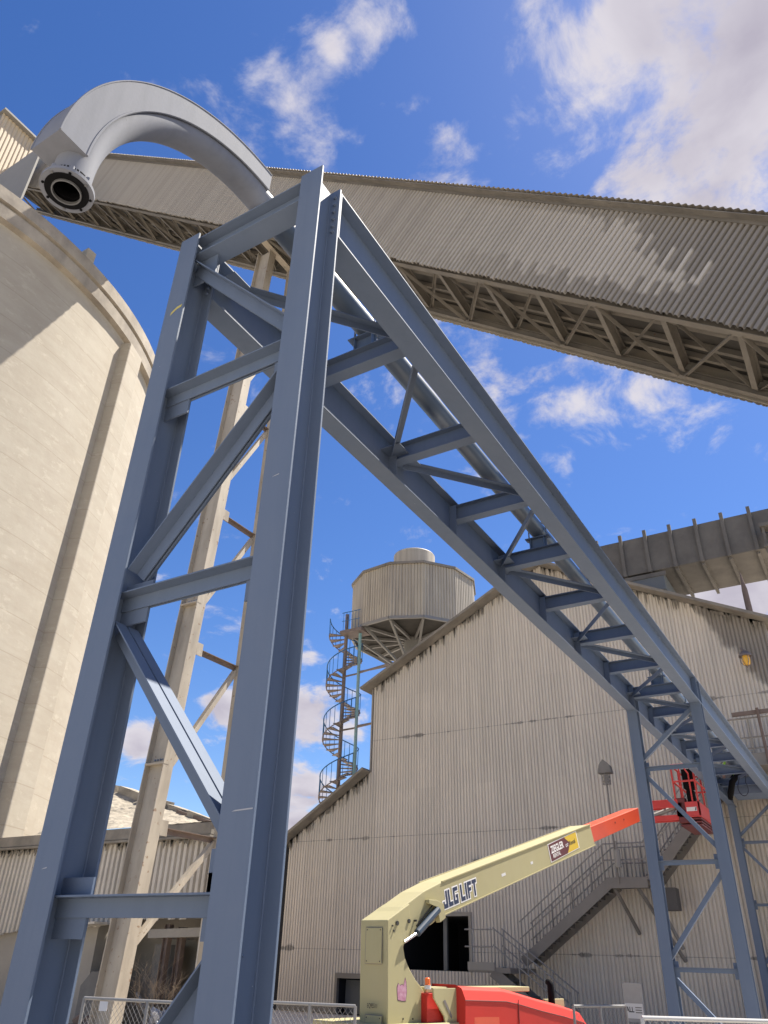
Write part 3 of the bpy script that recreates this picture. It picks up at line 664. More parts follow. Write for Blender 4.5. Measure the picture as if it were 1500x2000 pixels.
# roof slabs with a deep verge
def slab(xa, za, xb, zb, th=.10, y0=YW-.62, y1=YW+30, ext=(0,0)):
    d = V((xb-xa, 0, zb-za)).normalized(); a = V((xa, 0, za))-d*ext[0]; b = V((xb, 0, zb))+d*ext[1]; nrm = V((-d.z, 0, d.x))
    if nrm.z < 0: nrm = -nrm
    return MB().prism([V((a.x, y0, a.z)), V((b.x, y0, b.z)), V((b.x, y0, b.z))+nrm*th, V((a.x, y0, a.z))+nrm*th], (0, y1-y0, 0))
slab(LX0, wtop(LX0), STX-.02, 8.28, ext=(.5, 0)).build('roof', 'eave', mb_)
slab(STX, 11.75, AX-.0, 15.78, ext=(.35, 0)).build('roof', 'eave', mb_)
slab(AX, 15.78, RX, 11.86, ext=(-.002, .3)).build('roof', 'eave', mb_)
# ragged dust hanging under the verges
e = MB()
for xa, xb, nn in ((LX0, STX-.1, 130), (STX+.1, AX, 200), (AX, RX, 200)):
    for i in range(nn):
        x = xa+(xb-xa)*random.random(); z = wtop(x); w = .015+random.random()*.04; l = .05+random.random()**3*.45
        e.prism([(x-w, YW-.075, z), (x+w, YW-.075, z), (x+w*.3, YW-.075, z-l), (x-w*.2, YW-.075, z-l*.8)], (0,.012,0))
e.build('soot_runs', 'eave', mb_)['kind'] = 'stuff'
MB().box(LX0-.55, LX0-.005, YW+.0, YW+.3, 0, wtop(LX0)-.25).build('dark_gap_strip', 'void', mb_)  # near-black box added in place of the dark, shadowed gap at this corner
MB().box(STX-.06, STX-.002, YW-.08, YW+.16, 8.28, 11.7).build('corner_trim', 'frame', mb_)
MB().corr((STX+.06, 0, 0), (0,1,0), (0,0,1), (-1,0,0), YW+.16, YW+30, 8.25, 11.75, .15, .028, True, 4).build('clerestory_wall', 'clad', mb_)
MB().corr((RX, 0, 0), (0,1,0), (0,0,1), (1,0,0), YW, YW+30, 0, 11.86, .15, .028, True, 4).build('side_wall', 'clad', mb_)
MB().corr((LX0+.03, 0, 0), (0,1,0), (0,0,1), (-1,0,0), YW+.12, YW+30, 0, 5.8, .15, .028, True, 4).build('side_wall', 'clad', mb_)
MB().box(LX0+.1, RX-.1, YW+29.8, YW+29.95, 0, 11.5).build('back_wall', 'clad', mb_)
def room(x0, x1, z0, z1, dep, nm):
    q = MB(); y0, y1 = YW+.03, YW+dep
    q.quad((x0,y1,z0),(x1,y1,z0),(x1,y1,z1),(x0,y1,z1)); q.quad((x0,y0,z0),(x0,y1,z0),(x0,y1,z1),(x0,y0,z1)); q.quad((x1,y0,z0),(x1,y1,z0),(x1,y1,z1),(x1,y0,z1))
    q.quad((x0,y0,z0),(x1,y0,z0),(x1,y1,z0),(x0,y1,z0)); q.quad((x0,y0,z1),(x1,y0,z1),(x1,y1,z1),(x0,y1,z1))
    return q.build(nm, 'void', mb_)
dr = room(DX0, DX1, DZ0, DZ1, 5, 'doorway')
fr = MB(); fr.box(DX1, DX1+.10, YW-.10, YW+.03, DZ0, DZ1+.12); fr.box(DX0-.1, DX0, YW-.10, YW+.03, DZ0, DZ1+.12); fr.box(DX0, DX1, YW-.10, YW+.03, DZ1, DZ1+.12)
fr.build('door_frame', 'frame', dr)
xp = onY(862, 1850, YW).x
MB().box(xp-.07, xp+.07, YW+.3, YW+.42, DZ0+.003, DZ1-.003).build('mullion', 'ductblue', dr)
dr2 = room(EX0, EX1, 0.01, EZ1, 3, 'doorway')
fr = MB(); fr.box(EX0-.1, EX0, YW-.12, YW+.03, 0, EZ1+.16); fr.box(EX1, EX1+.1, YW-.12, YW+.03, 0, EZ1+.16); fr.box(EX0, EX1, YW-.16, YW+.03, EZ1, EZ1+.16)
fr.build('door_frame', 'stringer', dr2)
MB().box(EX0+.05, EX1-.05, YW+.4, YW+.45, .02, EZ1-.05).build('door_leaf', 'ductblue', dr2)
MB().box(LX0, EX0-.1, YW-.06, YW-.035, .02, .22).build('base_flashing', 'stringer', mb_)
# vent slot above the boom
va, vb = onY(925, 1690, YW-.05), onY(1000, 1662, YW-.05)
q = MB()
for k in range(5): q.rects((va.x, YW-.10, va.z-.02+k*.045), (vb.x+.4, YW-.10, va.z+.03+k*.045), (0,0,1), [(0, 0, .1, .012)])
q.build('louvre', 'stringer', mb_)

# ------------------------------------------------------------------ ribbed duct on the roof, right
du = thing('rooftop_conveyor', 'weathered box conveyor with upright ribs crossing over the building roof on the right', 'conveyor', (-3, 32.6, 16))
q = MB(); q.box(-8.0, 7, 31.0, 34.2, 16.45, 18.2); q.build('casing', 'duct', du, bevel=.03)
x = -7.75
while x < 7:
    MB().box(x-.07, x+.07, 30.84, 30.995, 16.38, 18.42).build('rib', 'duct', du)
    MB().box(x-.06, x+.06, 30.995, 34.3, 16.28, 16.445).build('floor_rib', 'duct', du)
    x += 1.07
MB().box(-6.75, -5.1, 30.9, 34, 15.5, 16.27).build('transfer_chute', 'ductblue', du)
MB().box(-8.0, -5.0, 30.86, 30.94, 16.12, 16.3).build('bottom_rail', 'duct', du)
for x_ in (-6.5, -1.0):
    MB().ibeam((x_, 33.9, 11.5), (x_, 33.9, 16.25), (1,0,0), .3, .25, .02, .015).build('support_leg', 'duct', du)
q = MB(); q.box(-1.05, .6, 30.2, 30.8, 17.05, 17.2); q.box(-1.0, -.9, 30.3, 30.7, 15.9, 17.05); q.box(-1.05, .6, 30.2, 30.8, 16.15, 16.25); q.build('inspection_platform', 'duct', du)

p = onY(1463, 1189, 29.0)
q = MB().tube([(p.x, 29.0, p.z-.6), (p.x, 29.0, p.z+.75), (p.x-.02, 29.0, p.z+1.5)], [.12, .10, .012], 10)
o = q.build('roof_spike', 'brownsteel'); o['label'] = 'thin pointed steel post standing on the right roof slope below the rooftop conveyor'; o['category'] = 'post'

# ------------------------------------------------------------------ elevated drum behind the roof
DC = V((-20.1, 36, 0)); DR = 3.6
dm = thing('dust_collector_drum', 'twelve-sided corrugated drum with a round cap, raised on a strutted column behind the roof', 'drum tower', DC)
zt_, zb_ = 20.75, 17.55
ds = MB(); NS = 12
cor = [V((DC.x+DR*math.cos(2*math.pi*(k+.25)/NS), DC.y+DR*math.sin(2*math.pi*(k+.25)/NS), 0)) for k in range(NS)]
for k in range(NS):
    a, b = cor[k], cor[(k+1) % NS]; u = (b-a).normalized(); nrm = V((u.y, -u.x, 0))
    ds.corr(a, u, (0,0,1), nrm, 0, (b-a).length, zb_, zt_, .17, .05, True, 10)
ds.build('drum_cladding', 'clad2', dm)
top = MB(); rr2 = (DR+.14)/DR
pt = [V((DC.x+(c.x-DC.x)*rr2, DC.y+(c.y-DC.y)*rr2, zt_-.04)) for c in cor]; top.prism(pt, (0,0,.14)); top.build('roof', 'eave', dm)
fl_ = MB(); fl_.prism([V((c.x, c.y, zb_+.05)) for c in cor], (0,0,.06)); fl_.build('floor', 'galdark', dm)
sk = MB()
for k in range(NS): sk.bar(cor[k]+V((0,0,zb_+.0)), cor[(k+1) % NS]+V((0,0,zb_+.0)), .14, .16)
sk.build('ring_beam', 'stair', dm)
MB().lathe((DC.x, DC.y), [(0.001, 22.95), (1.22, 22.95), (1.25, 22.9), (1.25, 20.8)], 48).build('cap', 'clad2', dm, smooth=False)
MB().lathe((DC.x, DC.y), [(.55, 0), (.55, 16.0), (.62, 16.02), (.62, 16.2), (.55, 16.22), (.55, zb_+.04)], 24).build('stem', 'stair', dm)
for k in range(NS):
    c = cor[k]; d = (c-V((DC.x, DC.y, 0))).normalized()
    MB().bar(V((DC.x, DC.y, 15.7))+d*.58, V((c.x, c.y, zb_-.02))-d*.12, .11, .13).build('strut', 'stair', dm)
    MB().bar(V((DC.x, DC.y, zb_-.06))+d*.57, V((c.x, c.y, zb_-.06))-d*.1, .10, .16).build('floor_joist', 'stair', dm)

# ------------------------------------------------------------------ spiral stair
SP = V((-22.75, 33, 0)); ss = thing('spiral_stair', 'rusty spiral staircase with thin blue railings winding up to the drum', 'spiral staircase', SP)
MB().tube([SP, SP+V((0,0,18.55))], .10, 12).build('centre_pole', 'spst', ss)
rise, per = .205, 14; R1 = .95; top_z = 17.25; nst = int(top_z/rise)
def ang(i): return R_(200)+2*math.pi*(i-nst)/per
for i in range(nst-52, nst+1):
    z = i*rise+(top_z-nst*rise); a, b = ang(i), ang(i+1.05)
    P_ = lambda r, t, zz: V((SP.x+r*math.cos(t), SP.y+r*math.sin(t), zz))
    MB().prism([P_(.09, a, z), P_(R1, a, z), P_(R1, (a+b)/2, z), P_(R1, b, z), P_(.09, b, z)], (0,0,.045)).build('tread', 'spst', ss)
hr = MB(); lw = MB()
pts = []; pts2 = []
for i in range((nst-52)*3, nst*3+1):
    t = ang(i/3+.5); z = i/3*rise+(top_z-nst*rise); pts.append((SP.x+R1*math.cos(t), SP.y+R1*math.sin(t), z+1.0)); pts2.append((SP.x+R1*math.cos(t), SP.y+R1*math.sin(t), z+.02))
hr.tube(pts, .03, 6); hr.build('handrail', 'bluerail', ss)
lw.tube(pts2, .03, 6); lw.build('stringer', 'spst', ss)
bl = MB()
for i in range(len(pts)):
    if i % 2 == 0: bl.tube([pts2[i], pts[i]], .016, 5)
bl.build('balusters', 'bluerail', ss)
MB().box(SP.x-.1, SP.x+1.3, SP.y-.5, SP.y+.5, top_z+.0, top_z+.16).build('landing', 'spst', ss)
q = MB()
for k in range(6): q.tube([(SP.x+.1+k*.2, SP.y-.48, top_z+.16), (SP.x+.1+k*.2, SP.y-.48, top_z+1.2)], .013, 5)
q.tube([(SP.x, SP.y-.48, top_z+1.2), (SP.x+1.2, SP.y-.48, top_z+1.2)], .025, 6); q.tube([(SP.x, SP.y-.48, top_z+.7), (SP.x+1.2, SP.y-.48, top_z+.7)], .018, 6)
q.build('landing_rail', 'bluerail', ss)
MB().tube([(SP.x+1.0, SP.y-.1, 0), (SP.x+1.0, SP.y-.1, 17.2)], .085, 10).build('side_post', 'teal', ss)
for z in (15.0, 12.1, 9.3):
    MB().bar((SP.x+1.0, SP.y-.1, z), (SP.x+3.2, SP.y+.6, z+.35), .08, .08).build('tie_bar', 'spst', ss)
    MB().bar((SP.x+1.0, SP.y-.1, z-.05), (SP.x+3.2, SP.y-.6, z-.05), .08, .08).build('tie_bar', 'spst', ss)
    MB().tube([SP+V((.05,0,z-.08)), SP+V((1.0,-.1,z-.08))], .05, 8).build('tie_bar', 'spst', ss)

# ------------------------------------------------------------------ stair on the front wall
es = thing('wall_stair', 'grey steel staircase with pipe railings climbing the building wall above the boom lift', 'staircase', (-11, 26, 0))
YS0, YS1 = 25.72, 26.72
def stair(p, q, nst_, y0, y1, tread_dep=.28):
    for y in (y0, y1):
        MB().rects((p[0], y, p[1]), (q[0], y, q[1]), (0,0,1), [(0, -.12, .05, .30)]).build('stringer', 'stringer', es)
    for k in range(nst_):
        t = (k+.5)/nst_; x = p[0]+(q[0]-p[0])*t; z = p[1]+(q[1]-p[1])*t
        s = 1 if q[0] > p[0] else -1
        MB().box(x-.14, x+.14, y0+.03, y1-.03, z-.05, z-.01).build('tread', 'tread', es)
        MB().box(x-.02, x+.02, y0+.04, y1-.04, z-.2, z-.052).build('riser', 'tread', es)
def rail(pts_, posts, hts=(1.02, .55), r=.022, y=0):
    for hh_ in hts: MB().tube([V(p)+V((0,0,hh_)) for p in pts_], r, 8).build('handrail', 'stair', es)
    for p in posts: MB().tube([V(p)+V((0,0,-.1)), V(p)+V((0,0,hts[0]))], .024, 8).build('post', 'stair', es)
lerp = lambda a, b, t: tuple(a[i]+(b[i]-a[i])*t for i in range(len(a)))
P1, P2 = (-10.45, 1.85), (-7.5, 4.02); P3, P4 = (-6.25, 4.05), (-3.35, 7.18)
stair(P1, P2, 11, YS0, YS1); stair(P3, P4, 14, YS0, YS1)
MB().box(-7.5, -6.25, YS0-.03, YS1+.2, 3.86, 4.0).build('landing', 'stringer', es)
MB().box(-7.5, -6.25, YS0-.06, YS0-.031, 3.78, 4.08).build('toe_board', 'stringer', es)
MB().box(-11.85, -10.45, 24.8, 26.9, 1.46, 1.6).build('platform', 'stringer', es)
MB().box(-11.85, -10.95, 24.77, 24.80, 1.52, 1.74).build('toe_board', 'stair', es)
stair((-11.0, 1.6), (-8.65, 0.02), 8, 24.85, 25.55)
for y in (YS0, YS1-.05):
    A, B = (P1[0], y, P1[1]), (P2[0], y, P2[1]); rail([A, B], [lerp(A, B, t) for t in (.02, .26, .5, .74, .98)])
    A2, B2 = (P3[0], y, P3[1]), (P4[0], y, P4[1]); rail([A2, B2], [lerp(A2, B2, t) for t in (.02, .35, .68, .98)])
    rail([B, (-6.25, y, 4.02), A2], [(-7.1, y, 4.0), (-6.6, y, 4.0)])
for y in (24.85, 25.55):
    A, B = (-11.0, y, 1.65), (-8.65, y, 0.0); rail([A, B], [lerp(A, B, t) for t in (.02, .35, .68, .98)])
rail([(-11.95, 24.82, 1.6), (-11.0, 24.82, 1.6)], [(-11.72, 24.82, 1.6), (-11.4, 24.82, 1.6), (-11.05, 24.82, 1.6)])
for p, q in (((-6.6, YS0+.1, 3.8), (-5.75, YW-.1, 1.9)), ((-7.3, YS0+.1, 3.8), (-7.0, YW-.1, 2.6)), ((-6.2, YS0, 3.8), (-5.6, YS0+.4, 2.2))):
    MB().bar(p, q, .08, .08).build('knee_brace', 'stringer', es)
MB().box(-6.15, -5.55, YS0+.25, YS0+.75, 3.2, 3.8).build('junction_box', 'tread', es)
q = MB(); q.tube([(-7.05, YS0-.12, 4.35), (-7.05, YS0-.12, 4.85)], .10, 12); q.tube([(-7.05, YS0-.12, 4.1), (-7.05, YS0-.12, 5.1)], .03, 8); q.build('relief_valve', 'stair', es)
# top balcony at the right
bc = thing('balcony', 'brown-railed balcony high on the right end of the building wall', 'balcony', (-2.2, 26, 7.2))
MB().box(-3.3, .4, 25.6, 26.9, 7.0, 7.2).build('deck', 'stringer', bc)
MB().box(-3.3, .4, 25.55, 25.6, 6.98, 7.34).build('toe_board', 'frame', bc)
for hh_ in (1.2, .62, .3):
    MB().tube([(-3.25, 26.6, 7.2+hh_), (-3.25, 25.75, 7.2+hh_), (-3.1, 25.62, 7.2+hh_), (.4, 25.62, 7.2+hh_)], .025, 8).build('handrail', 'frame', bc)
for x_ in (-3.2, -2.55, -1.9, -1.2): MB().tube([(x_, 25.62, 7.2), (x_, 25.62, 8.4)], .025, 8).build('post', 'frame', bc)
p = onY(1475, 1370, 25.4); MB().tube([(p.x, 25.4, 6.9), (p.x, 25.4, 8.62)], .045, 10).build('standpipe', 'brownsteel', bc)
MB().bar((-2.95, 25.45, 8.50), (.4, 25.45, 8.54), .08, .12).build('cross_rail', 'brownsteel', bc)
MB().tube([(-2.0, 25.5, 7.2), (-1.85, 25.45, 6.85), (-2.0, 25.5, 6.7)], .03, 8).build('hose', 'yellowmark', bc)

# lamps on the wall
p = onY(1183, 1512, 25.6)
fl1 = thing('floodlight', 'dark hooded floodlight on a thin pole in front of the ribbed wall', 'floodlight', (p.x, 25.6, 4.0))
MB().tube([(p.x, 25.6, 3.9), (p.x, 25.6, p.z-.15)], .025, 8).build('pole', 'stringer', fl1)
q = MB(); q.prism([(p.x-.22, 25.6-.15, p.z+.02), (p.x+.22, 25.6-.15, p.z+.02), (p.x+.18, 25.6-.15, p.z+.25), (p.x-.02, 25.6-.15, p.z+.45), (p.x-.16, 25.6-.15, p.z+.28)], (0,.3,0)); q.build('hood', 'junkgrey', fl1)
q = MB()
for k in range(8):
    a = 2*math.pi*k/8; q.tube([(p.x+.14*math.cos(a), 25.6+.14*math.sin(a), p.z+.02), (p.x+.12*math.cos(a), 25.6+.12*math.sin(a), p.z-.32)], .012, 5)
for zz_ in (-.1, -.22, -.32): q.ring((p.x, 25.6, p.z+zz_), (0,0,1), .115, .14, .015, 16)
q.build('guard_cage', 'stair', fl1)
MB().tube([(p.x, 25.6, p.z+.0), (p.x, 25.6, p.z-.28)], .09, 12).build('lens', 'frame', fl1)
p = onY(1457, 1288, 26.5)
fl2 = thing('bulkhead_lamp', 'caged wall lamp with amber glass under the right shoulder of the gable', 'wall lamp', (p.x, 26.7, p.z))
MB().tube([(p.x-.1, 26.96, p.z+.42), (p.x-.1, 26.6, p.z+.45), (p.x, 26.5, p.z+.3)], .03, 8).build('bracket', 'lamp', fl2)
MB().lathe((p.x, 26.5), [(.001, p.z+.30), (.10, p.z+.28), (.20, p.z+.16), (.21, p.z+.10), (.12, p.z+.10)], 20).build('cap', 'lamp', fl2)
MB().lathe((p.x, 26.5), [(.12, p.z+.10), (.13, p.z-.05), (.10, p.z-.18), (.001, p.z-.22)], 20).build('glass', 'amber', fl2, smooth=True)
q = MB()
for k in range(6):
    a = 2*math.pi*k/6; q.tube([(p.x+.18*math.cos(a), 26.5+.18*math.sin(a), p.z+.1), (p.x+.17*math.cos(a), 26.5+.17*math.sin(a), p.z-.1), (p.x, 26.5, p.z-.27)], .012, 5)
q.build('guard_cage', 'lamp', fl2)

# ================================================================== boom lift
az = R_(10); LB = V((math.sin(az), math.cos(az), 0)); LS = V((math.cos(az), -math.sin(az), 0))
LC = onY(757, 1793, 12.0); LC0 = V((LC.x, LC.y, 0))
lf = thing('boom_lift', 'cream and red boom lift with its boom raised towards the pipe bridge', 'boom lift', LC0, local=True, rz=math.atan2(LB.y, LB.x))
def LP(x, y, off=0.0):                                # photo point -> local coordinates on a plane off metres outside the near side
    q = onP(x, y, LC+LS*off, LS)-LC0; return V((q.dot(LB), -off, q.z))
W = .59
def sidepoly(pts, y0, y1, off=0): 
    P_ = [LP(*p, off) for p in pts]; return MB().prism([V((p.x, y0, p.z)) for p in P_], (0, y1-y0, 0))
tz = LP(757, 1793).z
tur = [(757, 1797), (772, 1786), (800, 1765), (800, 1800), (788, 1850), (791, 1870), (800, 1893), (812, 1914), (826, 1932), (833, 1945), (833, 2030), (757, 2030)]
to = sidepoly(tur, 0, W).build('turret', 'cream', lf, bevel=.012)
def fpanel(x0, y0, x1, y1, nm='access_panel'):        # on the turret's end face (local x = 0)
    def fp(x, y): q = onP(x, y, LC, LB)-LC0; return V((0, -q.dot(LS), q.z))
    a, b = fp(x0, y0), fp(x1, y1); ya, yb = sorted((a.y, b.y)); za, zb = sorted((a.z, b.z))
    MB().box(-.010, .0, ya, yb, za, zb).build(nm, 'cream', to, bevel=.006)
    q = MB(); t = .006
    for (u0, u1, w0, w1) in ((ya-.01, yb+.01, za-.012, za-.004), (ya-.01, yb+.01, zb+.004, zb+.012), (ya-.012, ya-.004, za, zb), (yb+.004, yb+.012, za, zb)): q.box(-.003, .0, u0, u1, w0, w1)
    q.build('panel_seam', 'stringer', to)
    for yy in (ya+.03, yb-.03):
        for zz_ in (za+.03, zb-.03): MB().tube([(-.016, yy, zz_), (-.009, yy, zz_)], .009, 8).build('screw', 'darktext', to)
fpanel(716, 1812, 745, 1882); fpanel(714, 1982, 744, 2040)
def fpt(x, y): q = onP(x, y, LC, LB)-LC0; return V((0, -q.dot(LS), q.z))
p = fpt(717, 1964); q = fpt(737, 1964)
text('EQ95511', 'fleet_number', 'darktext', frame_m(V((-.004, p.y, p.z)), V((0,-1,0)), V((0,0,1))), .085, to, .001, .0, sx=.68)
# main boom, kinked at the heel
bm1 = [(764, 1795), (790, 1771), (830, 1741), (866, 1722), (1155, 1610), (1165, 1650), (870, 1787), (846, 1806), (800, 1832), (788, 1846), (775, 1820)]
bo = sidepoly(bm1, .035, W-.035).build('boom', 'cream', lf, bevel=.015)
bA, bB = LP(866, 1722), LP(1155, 1610); tdir = (bB-bA).normalized(); tup = V((-tdir.z, 0, tdir.x))
q = MB()
for y in (.035, W-.035): q.rects(V((bA.x, y, bA.z))+tup*.002, V((bB.x, y, bB.z))+tup*.002, (0,0,1), [(0, 0, .03, .02)])
for y in (.03, W-.03):
    c0, c1 = LP(870, 1787), LP(1165, 1650); q.rects(V((c0.x, y, c0.z)), V((c1.x, y, c1.z)), (0,0,1), [(0, 0, .03, .018)])
q.build('boom_flange', 'cream', bo)
fly = [(1150, 1618), (1252, 1577), (1256, 1604), (1150, 1652)]
fo = sidepoly(fly, .08, W-.08).build('fly_section', 'orange', lf, bevel=.012)
for px in ((1207, 1606), (1224, 1600)):
    c = LP(*px); MB().tube([(c.x, .072, c.z), (c.x, .081, c.z)], .022, 10).build('pin', 'darkred', fo)
# pins on the heel
for px, r in (((775, 1803), .035), ((798, 1799), .032), ((766, 1808), .014), ((768, 1818), .014), ((812, 1798), .016)):
    c = LP(*px); MB().tube([(c.x, -.02, c.z), (c.x, .04, c.z)], r, 14).build('pin', 'darktext', to)
# lift ram and bracket
a, b = LP(786, 1840), LP(812, 1822); c = LP(852, 1777)
rm_ = MB().tube([(b.x, -.035, b.z), (c.x, -.035, c.z)], .062, 18).build('lift_ram', 'ram', lf, smooth=False)
MB().tube([(a.x, -.035, a.z), (b.x, -.035, b.z)], .026, 14).build('rod', 'chrome', rm_)
MB().tube([(b.x-.02, -.035, b.z+.10), (c.x-.1, -.035, c.z+.10)], .014, 8).build('hose', 'black', rm_)
br1 = [(833, 1757), (848, 1758), (862, 1765), (866, 1793), (855, 1802), (850, 1772), (834, 1765)]
sidepoly(br1, -.055, .034).build('ram_bracket', 'cream', bo, bevel=.006)
# lettering
p0, p1 = LP(864, 1775), LP(936, 1741); td = (p1-p0).normalized()
GL = {'J': (.85, [(.55,.85,0,1),(0,.55,0,.25),(0,.28,.25,.42)]), 'L': (.8, [(0,.3,0,1),(.3,.8,0,.25)]),
      'G': (.85, [(0,.28,0,1),(.28,.85,.77,1),(.28,.85,0,.23),(.57,.85,.23,.55),(.42,.57,.37,.55)]), 'I': (.3, [(0,.3,0,1)]),
      'F': (.8, [(0,.3,0,1),(.3,.8,.77,1),(.3,.68,.42,.63)]), 'T': (.86, [(.28,.58,0,.77),(0,.86,.77,1)])}
q0 = LP(870, 1776); hgt = .275; wid = (LP(936, 1748)-q0).length
cells = []; xx = 0
for ch in 'JLG LIFT':
    if ch == ' ': xx += .38; continue
    w_, rs_ = GL[ch]; cells += [(xx+a_, xx+b_, c_, d_) for a_, b_, c_, d_ in rs_]; xx += w_+.13
sx_ = wid/(xx-.13)
def letters(grow, y0, name, m, par):
    q = MB()
    for k, (a_, b_, c_, d_) in enumerate(cells):
        P_ = [q0+tdir*((u+ .12*v)*sx_)+tup*(v*hgt) for u, v in ((a_-grow/sx_, c_-grow/hgt), (b_+grow/sx_, c_-grow/hgt), (b_+grow/sx_, d_+grow/hgt), (a_-grow/sx_, d_+grow/hgt))]
        q.prism([V((p.x, y0-(.00005*k if grow else 0), p.z)) for p in P_], (0,.001,0))
    return q.build(name, m, par)
lo_ = letters(.022, .0325, 'lettering_outline', 'white', bo); letters(0, .0295, 'lettering', 'navy', bo)
s0, s1, s2, s3 = LP(1073, 1650), LP(1128, 1627), LP(1133, 1655), LP(1080, 1683)
def on_boom(u, v, y):                                 # u along sign, v up
    e0 = V((s3.x, y, s3.z)); return e0+V((s2.x-s3.x, 0, s2.z-s3.z))*u+V((s0.x-s3.x, 0, s0.z-s3.z))*v
q = MB(); q.prism([on_boom(u, v, .030) for u, v in ((-.02,-.04),(1.02,-.04),(1.02,1.04),(-.02,1.04))], (0,.004,0)); sg = q.build('dealer_sign', 'white', bo)
q = MB(); q.prism([on_boom(u, v, .028) for u, v in ((0,0),(.58,0),(.64,.2),(.70,.45),(.70,.6),(.62,.8),(.56,1),(0,1))], (0,.0015,0)); q.build('sign_field', 'maroon', sg)
q = MB(); q.prism([on_boom(u, v, .0285) for u, v in ((.58,0),(1,0),(1,1),(.56,1),(.62,.8),(.70,.6),(.70,.45),(.64,.2))], (0,.001,0)); q.build('sign_field', 'yellow', sg)
sd = (on_boom(1,0,0)-on_boom(0,0,0)).normalized(); su = V((-sd.z, 0, sd.x))
text('ZIEGLER', 'sign_text', 'white', frame_m(on_boom(.05, .62, .0265), sd, su), .20, sg, .0006, .006, sx=.80)
text('RENTAL', 'sign_text', 'white', frame_m(on_boom(.08, .24, .0265), sd, su), .11, sg, .0006, .002, sx=.9)
text('CAT', 'sign_text', 'white', frame_m(on_boom(.555, .47, .0265), sd, su), .085, sg, .0006, .002, sx=.8)
text('Rental', 'sign_text', 'darktext', frame_m(on_boom(.70, .5, .0265), sd, su), .13, sg, .0006, .0, sx=.9)
c = LP(785, 1938)
def blob(pts, y, nm, m, par): return MB().prism([V((c.x+u, y, c.z+v)) for u, v in pts], (0,.0012,0)).build(nm, m, par)
ob = [(-.10,-.10),(-.115,.0),(-.12,.07),(-.09,.12),(-.055,.085),(.0,.105),(.035,.09),(.07,.19),(.10,.13),(.115,.0),(.09,-.115),(0,-.115)]
st_ = blob([(u*1.08, v*1.08) for u, v in ob], -.0025, 'sticker', 'plum', to); blob(ob, -.0035, 'sticker_face', 'pink', st_)
# hood, deck and side panels
OFF = .35
hs = [(905, 1934, 1926), (985, 1938, 1930), (1010, 1945, 1936), (1055, 1960, 1950), (1100, 1972, 1962), (1136, 1984, 1974), (1150, 2003, 1996)]
ho = MB(); rows_ = []
for (x, yb_, yt) in hs:
    a = LP(x, yt, OFF); b = a.z
    rows_.append([(a.x, .30, b), (a.x, -.18, b), (a.x, -.30, b-.045), (a.x, -OFF-.02, b-.19), (a.x, -OFF, .55), (a.x, .30, .55)])
nb = len(ho.v); K = len(rows_[0])
for r in rows_: ho.v += r
for i in range(len(rows_)-1):
    for k in range(K): a = i*K+k; b = i*K+(k+1) % K; ho.f.append((a, b, b+K, a+K))
ho.f.append(tuple(range(K))); ho.f.append(tuple((len(rows_)-1)*K+k for k in range(K))[::-1])
hoo = ho.build('hood', 'red', lf, bevel=.03)
a = LP(925, 1985, OFF); b = LP(975, 2000, OFF); MB().box(a.x, b.x, -OFF-.012, -OFF+.01, .6, a.z).build('hood_recess', 'orange', hoo, bevel=.01)
a = LP(829, 1925, 0); b = LP(1010, 1925, 0)
MB().box(a.x+.02, b.x+.4, -.02, W+.3, a.z-.10, a.z-.02).build('deck_rail', 'cream', lf, bevel=.01)
pa = [LP(*p, .2) for p in ((846, 1930), (900, 1930), (902, 2040), (878, 2040), (868, 1985), (848, 1950))]
MB().prism([V((p.x, -.2, p.z)) for p in pa], (0,.03,0)).build('side_panel', 'cream', lf, bevel=.006)
pa = [LP(*p, .12) for p in ((834, 1940), (846, 1940), (880, 2040), (834, 2040))]
MB().prism([V((p.x, -.12, p.z)) for p in pa], (0,.3,0)).build('side_panel', 'red', lf, bevel=.006)
pa = [LP(*p, .23) for p in ((868, 1955), (872, 1953), (886, 1985), (884, 1990))]
MB().prism([V((p.x, -.206, p.z)) for p in pa], (0,.004,0)).build('handle', 'stringer', lf)
a = LP(835, 1922, .1); MB().lathe((a.x, -.1), [(.05, a.z-.06), (.05, a.z-.01), (.043, a.z), (.043, a.z+.075), (.03, a.z+.09), (.001, a.z+.092)], 18).build('beacon', 'beacon', lf)
MB().lathe((a.x, -.1), [(.055, a.z-.07), (.055, a.z-.015)], 18).build('beacon_base', 'notice', lf)
a = LP(1077, 1950, .1); b = LP(1077, 1917, .1); MB().tube([(a.x, -.1, a.z-.3), (a.x, -.1, b.z-.06), (a.x, -.08, b.z-.02), (a.x, -.02, b.z)], [.065, .065, .062, .05], 14).build('exhaust', 'black', lf, smooth=True)
a = LP(1090, 1960, .0); MB().box(a.x-.5, a.x+.25, .0, .05, a.z-.3, a.z+.08).build('engine_cover_edge', 'cream', lf, bevel=.01)
q = MB(); P_ = [V((r[3][0], r[3][1]-.004, r[3][2]-.01)) for r in rows_]; q.tube(P_, .007, 6); q.build('hood_seam', 'darkred', hoo)
a = LP(1010, 1960, OFF); MB().tube([(a.x, -OFF-.028, a.z+.06), (a.x+.02, -OFF-.012, .6)], .007, 6).build('hood_seam', 'darkred', hoo)
for px in ((787, 1990), (806, 1990)):
    c_ = LP(*px); MB().tube([(c_.x, -.008, c_.z), (c_.x, .01, c_.z)], .014, 10).build('bolt', 'darktext', to)
# hoses looping from the turret to the boom, energy chain on the far side
for f_, l_ in ((.33, .5), (.52, .3), (.8, .22)):
    c_ = bA+(bB-bA)*f_; MB().rects(V((c_.x, .034, c_.z-.30)), V((c_.x, .034, c_.z-.30))+tdir*l_*.3, tup, [(0, 0, .003, .05)]).build('warning_label', 'notice', bo)
